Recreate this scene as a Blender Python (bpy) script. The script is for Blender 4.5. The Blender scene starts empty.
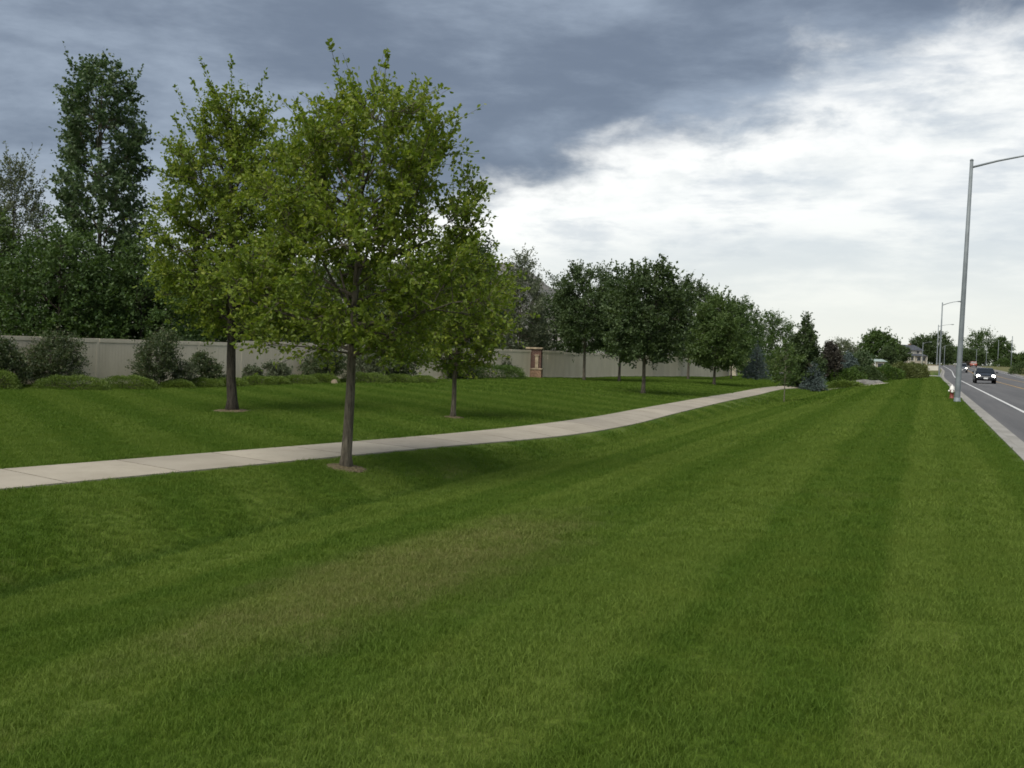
import bpy, bmesh, math, random
import numpy as np
from mathutils import Vector, Matrix

# ------------------------------------------------------------------ camera, sky, sun, exposure
SC = bpy.context.scene
COL = SC.collection
R = math.radians
F_PX = 960.0
CAM = np.array([0.0, 0.0, 2.0])
PITCH, ROLL = R(2.0), R(1.8)
cf = np.array([0, math.cos(PITCH), -math.sin(PITCH)])
cu0 = np.array([0, math.sin(PITCH), math.cos(PITCH)])
cr0 = np.array([1.0, 0, 0])
cr = cr0 * math.cos(ROLL) + cu0 * math.sin(ROLL)
cu = cu0 * math.cos(ROLL) - cr0 * math.sin(ROLL)
cam_data = bpy.data.cameras.new('camera')
cam_data.sensor_width = 36
cam_data.lens = F_PX / 1024 * 36
cam_data.clip_end = 20000
cam_data.clip_start = 0.05
cam = bpy.data.objects.new('camera', cam_data)
COL.objects.link(cam)
cam.matrix_world = Matrix(((cr[0], cu[0], -cf[0], CAM[0]), (cr[1], cu[1], -cf[1], CAM[1]),
                           (cr[2], cu[2], -cf[2], CAM[2]), (0, 0, 0, 1)))
SC.camera = cam
SC.view_settings.view_transform = 'Standard'
SC.view_settings.look = 'None'
SC.view_settings.gamma = 1
SC.view_settings.use_curve_mapping = False
SC.view_settings.exposure = 1.35
SC.cycles.max_bounces = 6
SC.cycles.diffuse_bounces = 3
SC.cycles.transmission_bounces = 4
SC.cycles.transparent_max_bounces = 8
SC.cycles.filter_width = 1.7
SC.cycles.use_denoising = True
SC.cycles.denoiser = 'OPENIMAGEDENOISE'
SC.cycles.sample_clamp_indirect = 4

SUN_EL, SUN_AZ = R(52), R(215)      # azimuth clockwise from +Y: high, behind the camera and to its left

world = bpy.data.worlds.new('World')
SC.world = world
world.use_nodes = True


class NT:
    """small helper for node trees"""
    def __init__(s, tree):
        s.t = tree
        s.n = tree.nodes
        s.l = tree.links

    def new(s, typ, **kw):
        nd = s.n.new(typ)
        for k, v in kw.items():
            setattr(nd, k, v)
        return nd

    def put(s, sock, v):
        if v is None:
            return
        if isinstance(v, bpy.types.NodeSocket):
            s.l.new(v, sock)
        else:
            if hasattr(sock, 'default_value'):
                try:
                    sock.default_value = v
                except Exception:
                    sock.default_value = tuple(v) + (1.0,) if len(v) == 3 else v

    def math(s, op, a, b=None, c=None, clamp=False):
        nd = s.new('ShaderNodeMath', operation=op, use_clamp=clamp)
        s.put(nd.inputs[0], a)
        s.put(nd.inputs[1], b)
        s.put(nd.inputs[2], c)
        return nd.outputs[0]

    def vmath(s, op, a, b=None):
        nd = s.new('ShaderNodeVectorMath', operation=op)
        s.put(nd.inputs[0], a)
        s.put(nd.inputs[1], b)
        return nd.outputs['Value'] if op in ('DOT_PRODUCT', 'LENGTH') else nd.outputs[0]

    def step(s, v, a, b, x=0.0, y=1.0):
        nd = s.new('ShaderNodeMapRange', interpolation_type='SMOOTHSTEP')
        s.put(nd.inputs['Value'], v)
        nd.inputs['From Min'].default_value = a
        nd.inputs['From Max'].default_value = b
        nd.inputs['To Min'].default_value = x
        nd.inputs['To Max'].default_value = y
        return nd.outputs[0]

    def noise(s, vec, scale, detail=4, rough=0.5, dist=0.0):
        nd = s.new('ShaderNodeTexNoise')
        s.put(nd.inputs['Vector'], vec)
        nd.inputs['Scale'].default_value = scale
        nd.inputs['Detail'].default_value = detail
        nd.inputs['Roughness'].default_value = rough
        nd.inputs['Distortion'].default_value = dist
        return nd.outputs['Fac']

    def mix(s, fac, a, b, blend='MIX'):
        nd = s.new('ShaderNodeMix', data_type='RGBA', blend_type=blend)
        s.put(nd.inputs['Factor'], fac)
        for i, v in ((6, a), (7, b)):
            if isinstance(v, bpy.types.NodeSocket):
                s.l.new(v, nd.inputs[i])
            else:
                nd.inputs[i].default_value = tuple(v) + (1.0,)
        return nd.outputs[2]

    def xyz(s, x, y, z):
        nd = s.new('ShaderNodeCombineXYZ')
        s.put(nd.inputs[0], x)
        s.put(nd.inputs[1], y)
        s.put(nd.inputs[2], z)
        return nd.outputs[0]

    def sep(s, v):
        nd = s.new('ShaderNodeSeparateXYZ')
        s.put(nd.inputs[0], v)
        return nd.outputs


w = NT(world.node_tree)
w.n.clear()
tc = w.new('ShaderNodeTexCoord')
dx, dy, dz = w.sep(tc.outputs['Generated'])
up = w.math('ADD', w.math('MAXIMUM', dz, 0.0), 0.15)
px_, py_ = w.math('DIVIDE', dx, up), w.math('DIVIDE', dy, up)
P2 = w.xyz(px_, py_, 0.0)
rho = w.vmath('LENGTH', P2)
# dark stratus deck whose far edge runs obliquely across the view
up3 = w.math('ADD', w.math('MAXIMUM', dz, 0.0), 0.34)
P3 = w.vmath('MULTIPLY', w.xyz(w.math('DIVIDE', dx, up3), w.math('DIVIDE', dy, up3), w.math('MULTIPLY', dz, 1.6)), (1.7, 1.7, 1.7))
warp = w.noise(P3, 0.85, 5, 0.5, 0.0)
warp2 = w.noise(w.vmath('ADD', P3, (7.3, 2.1, 0)), 3.6, 7, 0.58, 0.15)
D = w.vmath('DOT_PRODUCT', P2, (0.732, 0.681, 0.0))
D = w.math('ADD', D, -2.24)
D = w.math('ADD', D, w.math('MULTIPLY', w.math('SUBTRACT', warp, 0.5), 1.0))
D = w.math('ADD', D, w.math('MULTIPLY', w.math('SUBTRACT', warp2, 0.5), 0.95))
deck = w.step(D, -0.42, 0.10, 1.0, 0.0)
deck = w.math('MULTIPLY', deck, w.step(dz, 0.03, 0.17, 0.25, 1.0))
tone = w.noise(w.vmath('ADD', w.vmath('MULTIPLY', P3, (0.8, 1.0, 1.9)), (5.2, 1.7, 0.4)), 1.5, 7, 0.6, 0.1)
tone = w.step(tone, 0.36, 0.72)
deck_col = w.mix(tone, (0.160, 0.198, 0.262), (0.36, 0.425, 0.515))
# bright broken layer behind it, brightest along the rim of the deck, crossed by thin grey scud
streak = w.noise(w.vmath('MULTIPLY', w.vmath('ADD', P3, (3.0, 11.0, 0)), (0.7, 0.8, 3.2)), 1.9, 7, 0.6, 0.1)
streak = w.step(streak, 0.36, 0.66)
bright_col = w.mix(streak, (0.63, 0.68, 0.715), (0.91, 0.925, 0.90))
rim = w.math('MULTIPLY', w.step(D, 0.05, 1.3, 1.0, 0.0), w.step(warp2, 0.36, 0.58))
bright_col = w.mix(w.math('MULTIPLY', rim, 0.85), bright_col, (1.02, 1.02, 0.99))
scud = w.noise(w.vmath('MULTIPLY', w.vmath('ADD', P3, (9.1, 4.6, 2.0)), (0.8, 0.8, 4.0)), 2.3, 7, 0.6, 0.15)
scud = w.math('MULTIPLY', w.step(scud, 0.50, 0.68), w.step(D, 0.2, 2.2, 0.60, 0.18))
bright_col = w.mix(scud, bright_col, (0.47, 0.53, 0.60))
low = w.step(dz, 0.0, 0.15)
bright_col = w.mix(low, (0.84, 0.855, 0.80), bright_col)
cloud_col = w.mix(deck, bright_col, deck_col)
sky = w.new('ShaderNodeTexSky', sky_type='NISHITA')
sky.sun_disc = False
sky.sun_elevation = SUN_EL
sky.sun_rotation = SUN_AZ
bg_sky = w.new('ShaderNodeBackground')
w.put(bg_sky.inputs[0], sky.outputs[0])
bg_sky.inputs[1].default_value = 0.06
bg_cl = w.new('ShaderNodeBackground')
w.put(bg_cl.inputs[0], cloud_col)
bg_cl.inputs[1].default_value = 0.425
mixs = w.new('ShaderNodeMixShader')
mixs.inputs[0].default_value = 0.93
w.l.new(bg_sky.outputs[0], mixs.inputs[1])
w.l.new(bg_cl.outputs[0], mixs.inputs[2])
wo = w.new('ShaderNodeOutputWorld')
w.l.new(mixs.outputs[0], wo.inputs[0])

sun = bpy.data.lights.new('sun', 'SUN')
sun.energy = 1.5
sun.angle = R(50)
sun.color = (1.0, 0.95, 0.86)
sun_o = bpy.data.objects.new('sun', sun)
COL.objects.link(sun_o)
sd = Vector((math.sin(SUN_AZ) * math.cos(SUN_EL), math.cos(SUN_AZ) * math.cos(SUN_EL), math.sin(SUN_EL)))
sun_o.rotation_euler = sd.to_track_quat('Z', 'Y').to_euler()

# ------------------------------------------------------------------ road frame and terrain
RD = R(23.3)
DV = np.array([math.sin(RD), math.cos(RD)])      # along the road
NV = np.array([math.cos(RD), -math.sin(RD)])     # to its right


def smooth(x, a, b):
    u = np.clip((np.asarray(x, float) - a) / (b - a), 0, 1)
    return u * u * (3 - 2 * u)


def shift(t):
    t = np.asarray(t, float)
    return 1.4 * smooth(t, 120, 235) + 5.0 * (np.maximum(t - 320, 0) / 100) ** 2


def rise(t):
    return 1.15 * smooth(t, 130, 360) + 0.5 * smooth(t, 360, 520)


_S = np.array([-400, -60, -24, -15, -12.0, -10.5, -9.2, -8.6, -8.0, -7.5, -7.3, -6.5, -5.2, -4, -2.8, -1.6, -0.6, 0.4, 1.15, 1.6])
_Z = np.array([0.3, 0.15, 0.10, 0.06, 0.02, 0.0, 0.0, -0.05, -0.17, -0.305, -0.31, -0.24, -0.09, 0.07, 0.21, 0.32, 0.38, 0.42, 0.43, 0.40])


def prof(s):
    a = np.interp(s, _S, _Z)
    b = (np.interp(np.asarray(s) - 0.35, _S, _Z) + np.interp(np.asarray(s) + 0.35, _S, _Z) + a) / 3
    k = np.exp(-((np.asarray(s) + 7.4) / 0.5) ** 2)
    return np.where(np.asarray(s) > 1.0, a, a * k + b * (1 - k))


def ground_st(s, t):
    """terrain height from lateral distance s and distance t along the road"""
    s = np.asarray(s, float)
    t = np.asarray(t, float)
    q = s - shift(t)
    z = prof(np.minimum(q, 1.6))
    # berm by the wall, falling away further on
    z = z + 0.13 * smooth(-q, 11, 16) * np.exp(-((t - 52) / 20.0) ** 2) - 0.28 * smooth(t, 80, 105) * smooth(-q, 9, 14)
    z = z + 0.03 * np.sin(t * 0.31 + q * 0.4) * smooth(-q, 10, 14)
    road = (q > 1.68) & (q < 13.85)
    z = np.where(road, 0.10, z)
    z = np.where(q >= 13.85, 0.30 + 0.25 * smooth(q, 14, 24), z)
    z = z + rise(t) + 1.0 * np.exp(-((t - 330) / 45.0) ** 2) * smooth(-q, -1, 6) * smooth(-q, 60, 40)
    return z


def to_st(x, y):
    return x * NV[0] + y * NV[1], x * DV[0] + y * DV[1]


def to_xy(s, t):
    return s * NV[0] + t * DV[0], s * NV[1] + t * DV[1]


def ground(x, y):
    return ground_st(*to_st(x, y))


def spot(px, Y, lift=0.0):
    """ground point at depth Y in the column px of the view"""
    x = (px - 512) / F_PX * Y
    for _ in range(6):
        z = float(ground(x, Y))
        v = np.array([x, Y, z]) - CAM
        u = 512 + F_PX * (v @ cr) / (v @ cf)
        x += (px - u) * Y / F_PX
    return (x, Y, float(ground(x, Y)) + lift)


# ------------------------------------------------------------------ materials
MATS = {}


def mat(name, build):
    m = bpy.data.materials.new(name)
    m.use_nodes = True
    nt = NT(m.node_tree)
    nt.n.clear()
    out = nt.new('ShaderNodeOutputMaterial')
    sh = build(nt)
    nt.l.new(sh, out.inputs[0])
    MATS[name] = m
    return m


def principled(nt, col, rough=0.7, spec=0.3, metal=0.0, bump=None, bump_d=0.01, bump_s=0.5, emit=None, emit_s=0):
    b = nt.new('ShaderNodeBsdfPrincipled')
    if isinstance(col, bpy.types.NodeSocket):
        nt.l.new(col, b.inputs['Base Color'])
    else:
        b.inputs['Base Color'].default_value = tuple(col) + (1,)
    nt.put(b.inputs['Roughness'], rough)
    b.inputs['Specular IOR Level'].default_value = spec
    b.inputs['Metallic'].default_value = metal
    if emit:
        b.inputs['Emission Color'].default_value = tuple(emit) + (1,)
        b.inputs['Emission Strength'].default_value = emit_s
    if bump is not None:
        bp = nt.new('ShaderNodeBump')
        bp.inputs['Strength'].default_value = bump_s
        bp.inputs['Distance'].default_value = bump_d
        nt.l.new(bump, bp.inputs['Height'])
        nt.l.new(bp.outputs[0], b.inputs['Normal'])
    return b.outputs[0]


def pos(nt):
    return nt.new('ShaderNodeNewGeometry').outputs['Position']


def objc(nt):
    return nt.new('ShaderNodeTexCoord').outputs['Object']


def simple(name, col, rough=0.6, spec=0.3, metal=0.0, var=0.25, scale=3.0, bump=0.0, emit=None, emit_s=0):
    def b(nt):
        n = nt.noise(objc(nt), scale, 6, 0.6)
        f = nt.step(n, 0.3, 0.7)
        c = nt.mix(f, tuple(x * (1 - var) for x in col), tuple(min(1, x * (1 + var)) for x in col))
        return principled(nt, c, rough, spec, metal, n if bump else None, bump, 0.6, emit, emit_s)
    return mat(name, b)


def lawn_colour(nt):
    """turf colour by place: mowing stripes, dry patch, mottling"""
    P = pos(nt)
    sx = nt.vmath('DOT_PRODUCT', P, (NV[0], NV[1], 0))
    tx = nt.vmath('DOT_PRODUCT', P, (DV[0], DV[1], 0))
    flat = nt.xyz(sx, tx, 0.0)
    big = nt.noise(flat, 0.35, 3, 0.5)
    mid = nt.noise(flat, 1.7, 4, 0.6)
    fine = nt.noise(flat, 11.0, 4, 0.65)
    wob = nt.math('MULTIPLY', nt.math('SUBTRACT', big, 0.5), 0.7)
    # along the road
    ph = nt.math('MULTIPLY', nt.math('ADD', nt.math('ADD', sx, 2.0), wob), 2 * math.pi / 2.35)
    st1 = nt.step(nt.math('COSINE', ph), -0.22, 0.22)
    trk = nt.step(nt.math('COSINE', nt.math('MULTIPLY', ph, 3.0)), 0.55, 0.95)
    st1 = nt.math('SUBTRACT', st1, nt.math('MULTIPLY', trk, 0.22), None, True)
    fin = nt.step(nt.math('COSINE', nt.math('MULTIPLY', nt.math('ADD', sx, nt.math('MULTIPLY', wob, 0.4)), 2 * math.pi / 0.92)), -0.3, 0.3)
    st1 = nt.math('ADD', nt.math('MULTIPLY', st1, 0.74), nt.math('MULTIPLY', fin, 0.26))
    # oblique passes on the upper lawn
    ph2 = nt.math('MULTIPLY', nt.math('ADD', nt.math('ADD', nt.math('MULTIPLY', sx, 0.55), nt.math('MULTIPLY', tx, 0.83)), wob), 2 * math.pi / 2.2)
    st2 = nt.step(nt.math('COSINE', ph2), -0.6, 0.6)
    left = nt.step(sx, -7.6, -7.2)
    stf = nt.mix(left, st2, nt.math('MULTIPLY', st1, nt.step(nt.noise(flat, 0.8, 5, 0.65), 0.3, 0.6, 0.70, 1.0)))
    stw = nt.math('ADD', nt.math('MULTIPLY', left, 0.40), 0.54)
    g0, g1 = (0.066, 0.130, 0.009), (0.170, 0.232, 0.042)
    base = nt.mix(nt.math('MULTIPLY', stf, stw), g0, g1)
    base = nt.mix(nt.math('MULTIPLY', nt.step(mid, 0.35, 0.75), 0.32), base, (0.170, 0.205, 0.026))
    base = nt.mix(nt.math('MULTIPLY', nt.step(big, 0.45, 0.75), 0.35), base, (0.056, 0.112, 0.006))
    base = nt.mix(nt.math('MULTIPLY', nt.step(fine, 0.3, 0.75), 0.40), base, (0.098, 0.140, 0.014))
    # dry patch in the hollow
    a = nt.math('DIVIDE', nt.math('SUBTRACT', tx, 7.5), 3.3)
    b = nt.math('DIVIDE', nt.math('ADD', sx, 4.05), 1.2)
    e = nt.math('ADD', nt.math('MULTIPLY', a, a), nt.math('MULTIPLY', b, b))
    e = nt.math('ADD', e, nt.math('MULTIPLY', nt.math('SUBTRACT', mid, 0.5), 2.2))
    dry = nt.step(e, -0.3, 1.5, 0.80, 0.0)
    dry = nt.math('MULTIPLY', dry, nt.step(fine, 0.25, 0.6, 0.45, 1.0))
    # ragged shadow line of longer grass in the crease, painted into the turf colour
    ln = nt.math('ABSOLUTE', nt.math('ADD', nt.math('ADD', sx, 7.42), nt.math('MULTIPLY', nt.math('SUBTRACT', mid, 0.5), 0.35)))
    crease_shade = nt.math('MULTIPLY', nt.step(ln, 0.03, 0.22, 0.50, 0.0), nt.step(tx, 9, 22, 1.0, 0.0))
    base = nt.mix(crease_shade, base, (0.030, 0.075, 0.006))
    # scattered weaker dry spots, only near the hollow
    d2 = nt.math('MULTIPLY', nt.step(nt.noise(flat, 0.55, 5, 0.65), 0.60, 0.78), 0.45)
    dry = nt.math('MAXIMUM', dry, d2)
    col = nt.mix(dry, base, (0.250, 0.215, 0.095))
    return col, fine, mid


def grass_build(nt):
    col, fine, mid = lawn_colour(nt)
    rnd = nt.new('ShaderNodeNewGeometry').outputs['Random Per Island']
    c2 = nt.mix(nt.step(rnd, 0.0, 1.0), nt.mix(0.5, col, (0.045, 0.090, 0.012)), nt.mix(0.28, col, (0.17, 0.25, 0.06)))
    c2 = nt.mix(nt.step(rnd, 0.955, 0.975), c2, (0.24, 0.20, 0.10))
    d = principled(nt, c2, 0.7, 0.12)
    tr = nt.new('ShaderNodeBsdfTranslucent')
    nt.l.new(nt.mix(1.0, c2, (1.15, 1.3, 0.6), 'MULTIPLY'), tr.inputs[0])
    m = nt.new('ShaderNodeMixShader')
    m.inputs[0].default_value = 0.35
    nt.l.new(d, m.inputs[1])
    nt.l.new(tr.outputs[0], m.inputs[2])
    return m.outputs[0]


def lawn_build(nt):
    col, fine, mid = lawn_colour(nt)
    P = pos(nt)
    b1 = nt.noise(P, 38, 3, 0.7)
    b2 = nt.noise(P, 7, 4, 0.7)
    h = nt.math('ADD', nt.math('MULTIPLY', b1, 0.5), b2)
    tone = nt.step(b1, 0.25, 0.75)
    c = nt.mix(tone, nt.mix(1.0, col, (0.45, 0.45, 0.45), 'MULTIPLY'), nt.mix(1.0, col, (0.85, 0.85, 0.85), 'MULTIPLY'))
    # rough pasture and dry verge beyond the mown strip
    dist = nt.vmath('LENGTH', P)
    far = nt.step(dist, 150, 210)
    rough = nt.mix(nt.step(nt.noise(P, 0.08, 5, 0.6), 0.35, 0.65), (0.075, 0.095, 0.03), (0.19, 0.165, 0.075))
    sx = nt.vmath('DOT_PRODUCT', P, (NV[0], NV[1], 0))
    right = nt.step(sx, 13.5, 14.5)
    c = nt.mix(nt.math('MAXIMUM', far, nt.math('MULTIPLY', right, 0.8)), c, rough)
    return principled(nt, c, 0.85, 0.12, 0, h, 0.03, 0.8)


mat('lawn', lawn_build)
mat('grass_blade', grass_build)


def leaf_mat(name, c0, c1, c2=None, trans=0.35, tcol=(1.3, 1.35, 0.6), rough=0.5):
    def b(nt):
        g = nt.new('ShaderNodeNewGeometry')
        rnd = g.outputs['Random Per Island']
        n = nt.noise(objc(nt), 0.9, 3, 0.55)
        f = nt.math('ADD', nt.math('MULTIPLY', rnd, 0.55), nt.math('MULTIPLY', nt.step(n, 0.3, 0.7), 0.45))
        c = nt.mix(f, c0, c1)
        if c2:
            c = nt.mix(nt.math('MULTIPLY', nt.step(rnd, 0.80, 1.0), 0.75), c, c2)
        d = principled(nt, c, rough, 0.30)
        tr = nt.new('ShaderNodeBsdfTranslucent')
        nt.l.new(nt.mix(1.0, c, tcol, 'MULTIPLY'), tr.inputs[0])
        m = nt.new('ShaderNodeMixShader')
        m.inputs[0].default_value = trans
        nt.l.new(d, m.inputs[1])
        nt.l.new(tr.outputs[0], m.inputs[2])
        return m.outputs[0]
    return mat(name, b)


leaf_mat('oak_leaf', (0.092, 0.150, 0.018), (0.225, 0.285, 0.040), (0.30, 0.325, 0.055), 0.40)
leaf_mat('oak_leaf_olive', (0.085, 0.135, 0.020), (0.195, 0.240, 0.040), (0.27, 0.27, 0.055), 0.40)
leaf_mat('cottonwood_leaf', (0.050, 0.092, 0.036), (0.130, 0.178, 0.085), (0.17, 0.195, 0.12), 0.28, (1.1, 1.25, 0.7), 0.38)
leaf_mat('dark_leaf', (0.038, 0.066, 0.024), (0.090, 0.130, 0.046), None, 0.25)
leaf_mat('mid_leaf', (0.043, 0.084, 0.024), (0.101, 0.155, 0.043), None, 0.30)
leaf_mat('ash_leaf', (0.056, 0.100, 0.027), (0.119, 0.169, 0.050), None, 0.32)
leaf_mat('grey_leaf', (0.080, 0.105, 0.055), (0.160, 0.185, 0.105), (0.19, 0.19, 0.13), 0.25, (1.1, 1.15, 0.8))
leaf_mat('spruce_needle', (0.070, 0.098, 0.088), (0.145, 0.190, 0.180), None, 0.10, (1, 1, 0.9), 0.6)
leaf_mat('juniper_needle', (0.065, 0.115, 0.018), (0.165, 0.225, 0.040), None, 0.20)
leaf_mat('hedge_leaf', (0.040, 0.085, 0.015), (0.100, 0.156, 0.030), None, 0.25)
leaf_mat('yellow_hedge_leaf', (0.070, 0.098, 0.026), (0.150, 0.165, 0.055), None, 0.25)
leaf_mat('plum_leaf', (0.045, 0.042, 0.034), (0.085, 0.080, 0.060), None, 0.20, (1.2, 0.8, 0.8))
leaf_mat('shrub_leaf', (0.041, 0.067, 0.025), (0.101, 0.129, 0.057), (0.161, 0.149, 0.092), 0.25)


def bark_build(c0, c1):
    def b(nt):
        o = objc(nt)
        st = nt.vmath('MULTIPLY', o, (14, 14, 2.2))
        n = nt.noise(st, 1.6, 6, 0.7, 0.4)
        n2 = nt.noise(o, 3.0, 4, 0.6)
        c = nt.mix(nt.step(n, 0.32, 0.68), c0, c1)
        c = nt.mix(nt.math('MULTIPLY', nt.step(n2, 0.5, 0.75), 0.35), c, tuple(x * 1.5 for x in c1))
        return principled(nt, c, 0.9, 0.1, 0, n, 0.03, 0.9)
    return b


mat('bark', bark_build((0.060, 0.052, 0.040), (0.180, 0.158, 0.120)))
mat('bark_dark', bark_build((0.030, 0.026, 0.021), (0.095, 0.082, 0.064)))
mat('bark_pale', bark_build((0.13, 0.115, 0.09), (0.30, 0.27, 0.21)))


def concrete_build(c0, c1, joint=None):
    def b(nt):
        P = pos(nt)
        n = nt.noise(P, 0.8, 5, 0.65)
        f = nt.noise(P, 60, 3, 0.7)
        c = nt.mix(nt.step(n, 0.3, 0.7), c0, c1)
        c = nt.mix(nt.math('MULTIPLY', nt.step(f, 0.4, 0.7), 0.25), c, tuple(x * 0.7 for x in c0))
        st = nt.noise(P, 2.3, 6, 0.7, 0.6)
        c = nt.mix(nt.math('MULTIPLY', nt.step(st, 0.56, 0.72), 0.25), c, tuple(x * 0.62 for x in c0))
        return principled(nt, c, 0.9, 0.15, 0, f, 0.004, 0.4)
    return b




def slab_build(nt):
    P = pos(nt)
    at = nt.new('ShaderNodeAttribute', attribute_name='slab').outputs['Fac']
    n = nt.noise(P, 0.8, 5, 0.65)
    f = nt.noise(P, 60, 3, 0.7)
    c = nt.mix(nt.step(n, 0.3, 0.7), (0.325, 0.290, 0.232), (0.400, 0.360, 0.292))
    c = nt.mix(at, nt.mix(1.0, c, (0.84, 0.84, 0.85), 'MULTIPLY'), nt.mix(1.0, c, (1.04, 1.04, 1.03), 'MULTIPLY'))
    c = nt.mix(nt.math('MULTIPLY', nt.step(f, 0.4, 0.7), 0.25), c, (0.25, 0.225, 0.18))
    st = nt.noise(P, 2.3, 6, 0.7, 0.6)
    c = nt.mix(nt.math('MULTIPLY', nt.step(st, 0.55, 0.72), 0.32), c, (0.22, 0.20, 0.16))
    # soil in the joints
    c = nt.mix(nt.step(at, -0.6, -0.4, 1.0, 0.0), c, (0.17, 0.15, 0.115))
    return principled(nt, c, 0.9, 0.15, 0, f, 0.004, 0.4)


mat('sidewalk', slab_build)
mat('kerb', concrete_build((0.25, 0.24, 0.215), (0.34, 0.325, 0.295)))


def asphalt_build(nt):
    P = pos(nt)
    sx = nt.vmath('DOT_PRODUCT', P, (NV[0], NV[1], 0))
    tx = nt.vmath('DOT_PRODUCT', P, (DV[0], DV[1], 0))
    st = nt.xyz(sx, nt.math('MULTIPLY', tx, 0.05), 0.0)
    n = nt.noise(st, 1.1, 5, 0.6)
    f = nt.noise(P, 45, 3, 0.7)
    c = nt.mix(nt.step(n, 0.3, 0.7), (0.082, 0.081, 0.082), (0.125, 0.122, 0.121))
    c = nt.mix(nt.math('MULTIPLY', nt.step(f, 0.35, 0.7), 0.3), c, (0.14, 0.138, 0.135))
    return principled(nt, c, 0.8, 0.3, 0, f, 0.006, 0.5)


mat('asphalt', asphalt_build)


def paint_build(col):
    def b(nt):
        n = nt.noise(pos(nt), 9, 5, 0.7)
        c = nt.mix(nt.step(n, 0.55, 0.78), col, (0.16, 0.155, 0.15))
        return principled(nt, c, 0.7, 0.3)
    return b


mat('white_line', paint_build((0.62, 0.62, 0.60)))
mat('yellow_line', paint_build((0.50, 0.30, 0.07)))


def mulch_build(nt):
    P = pos(nt)
    n = nt.noise(P, 22, 5, 0.7)
    c = nt.mix(nt.step(n, 0.3, 0.7), (0.09, 0.072, 0.042), (0.21, 0.175, 0.105))
    return principled(nt, c, 0.95, 0.1, 0, n, 0.03, 1.0)


mat('mulch', mulch_build)


def fence_build(nt):
    o = pos(nt)
    n = nt.noise(nt.vmath('MULTIPLY', o, (1, 1, 0.25)), 1.4, 6, 0.65)
    f = nt.noise(o, 9, 4, 0.7)
    c = nt.mix(nt.step(n, 0.3, 0.72), (0.58, 0.515, 0.395), (0.68, 0.61, 0.48))
    c = nt.mix(nt.math('MULTIPLY', nt.step(f, 0.5, 0.75), 0.2), c, (0.42, 0.365, 0.28))
    return principled(nt, c, 0.75, 0.2, 0, f, 0.004, 0.4)


mat('fence_board', fence_build)


def brick_build(nt):
    br = nt.new('ShaderNodeTexBrick')
    o = objc(nt)
    ox, oy, oz = nt.sep(o)
    nt.l.new(nt.xyz(nt.math('ADD', ox, oy), oz, 0.0), br.inputs['Vector'])
    br.inputs['Scale'].default_value = 1.0
    br.inputs['Brick Width'].default_value = 0.21
    br.inputs['Row Height'].default_value = 0.072
    br.inputs['Mortar Size'].default_value = 0.008
    br.inputs['Color1'].default_value = (0.115, 0.050, 0.036, 1)
    br.inputs['Color2'].default_value = (0.075, 0.036, 0.029, 1)
    br.inputs['Mortar'].default_value = (0.22, 0.18, 0.15, 1)
    return principled(nt, br.outputs['Color'], 0.9, 0.1, 0, br.outputs['Fac'], -0.006, 0.6)


mat('brick', brick_build)
simple('sandstone', (0.36, 0.29, 0.20), 0.9, 0.1, 0, 0.3, 5, 0.01)
simple('buff_brick', (0.26, 0.17, 0.11), 0.9, 0.1, 0, 0.35, 9, 0.01)
simple('galvanised', (0.19, 0.215, 0.225), 0.55, 0.4, 0.1, 0.15, 2.5)
simple('lamp_glass', (0.6, 0.6, 0.58), 0.25, 0.5)
simple('hydrant_red', (0.22, 0.045, 0.035), 0.5, 0.4, 0, 0.3, 8)
simple('hydrant_white', (0.78, 0.77, 0.72), 0.5, 0.4, 0, 0.1, 8)
simple('dark_metal', (0.03, 0.03, 0.032), 0.5, 0.4)
simple('car_paint_dark', (0.012, 0.014, 0.018), 0.22, 0.6, 0.0, 0.1)
simple('car_paint_silver', (0.16, 0.17, 0.18), 0.28, 0.6, 0.4, 0.1)
simple('car_paint_red', (0.30, 0.060, 0.030), 0.3, 0.6, 0.0, 0.1)
simple('car_glass', (0.010, 0.013, 0.016), 0.08, 0.6)
simple('chrome', (0.55, 0.56, 0.58), 0.2, 0.5, 0.9, 0.05)
simple('tyre', (0.012, 0.012, 0.012), 0.85, 0.2)
simple('headlight_on', (0.9, 0.9, 0.85), 0.3, 0.4, 0, 0.02, 3, 0, (1.0, 0.97, 0.88), 9.0)
simple('tail_lens', (0.35, 0.02, 0.015), 0.3, 0.5)
simple('plate_white', (0.7, 0.72, 0.72), 0.5, 0.3)
simple('house_wall', (0.50, 0.45, 0.36), 0.8, 0.2, 0, 0.12, 0.8)
simple('house_trim', (0.66, 0.63, 0.55), 0.7, 0.2, 0, 0.08, 0.8)
simple('window_glass', (0.035, 0.042, 0.05), 0.12, 0.5)
simple('shingle', (0.075, 0.082, 0.095), 0.9, 0.15, 0, 0.35, 2.0, 0.02)
simple('green_roof', (0.30, 0.36, 0.33), 0.6, 0.3, 0, 0.15, 1.0)
simple('boulder', (0.22, 0.18, 0.125), 0.9, 0.15, 0, 0.4, 4, 0.03)
simple('grey_stone', (0.17, 0.165, 0.15), 0.9, 0.15, 0, 0.3, 1.5, 0.03)
simple('timber', (0.12, 0.095, 0.07), 0.9, 0.1, 0, 0.3, 5)


def hill_build(nt):
    P = pos(nt)
    n = nt.noise(P, 0.006, 6, 0.65)
    f = nt.noise(P, 0.05, 5, 0.7)
    c = nt.mix(nt.step(n, 0.35, 0.65), (0.15, 0.15, 0.145), (0.22, 0.205, 0.185))
    c = nt.mix(nt.math('MULTIPLY', nt.step(f, 0.45, 0.65), 0.6), c, (0.095, 0.108, 0.095))
    return principled(nt, c, 1.0, 0.0)


mat('hillside', hill_build)


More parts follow.
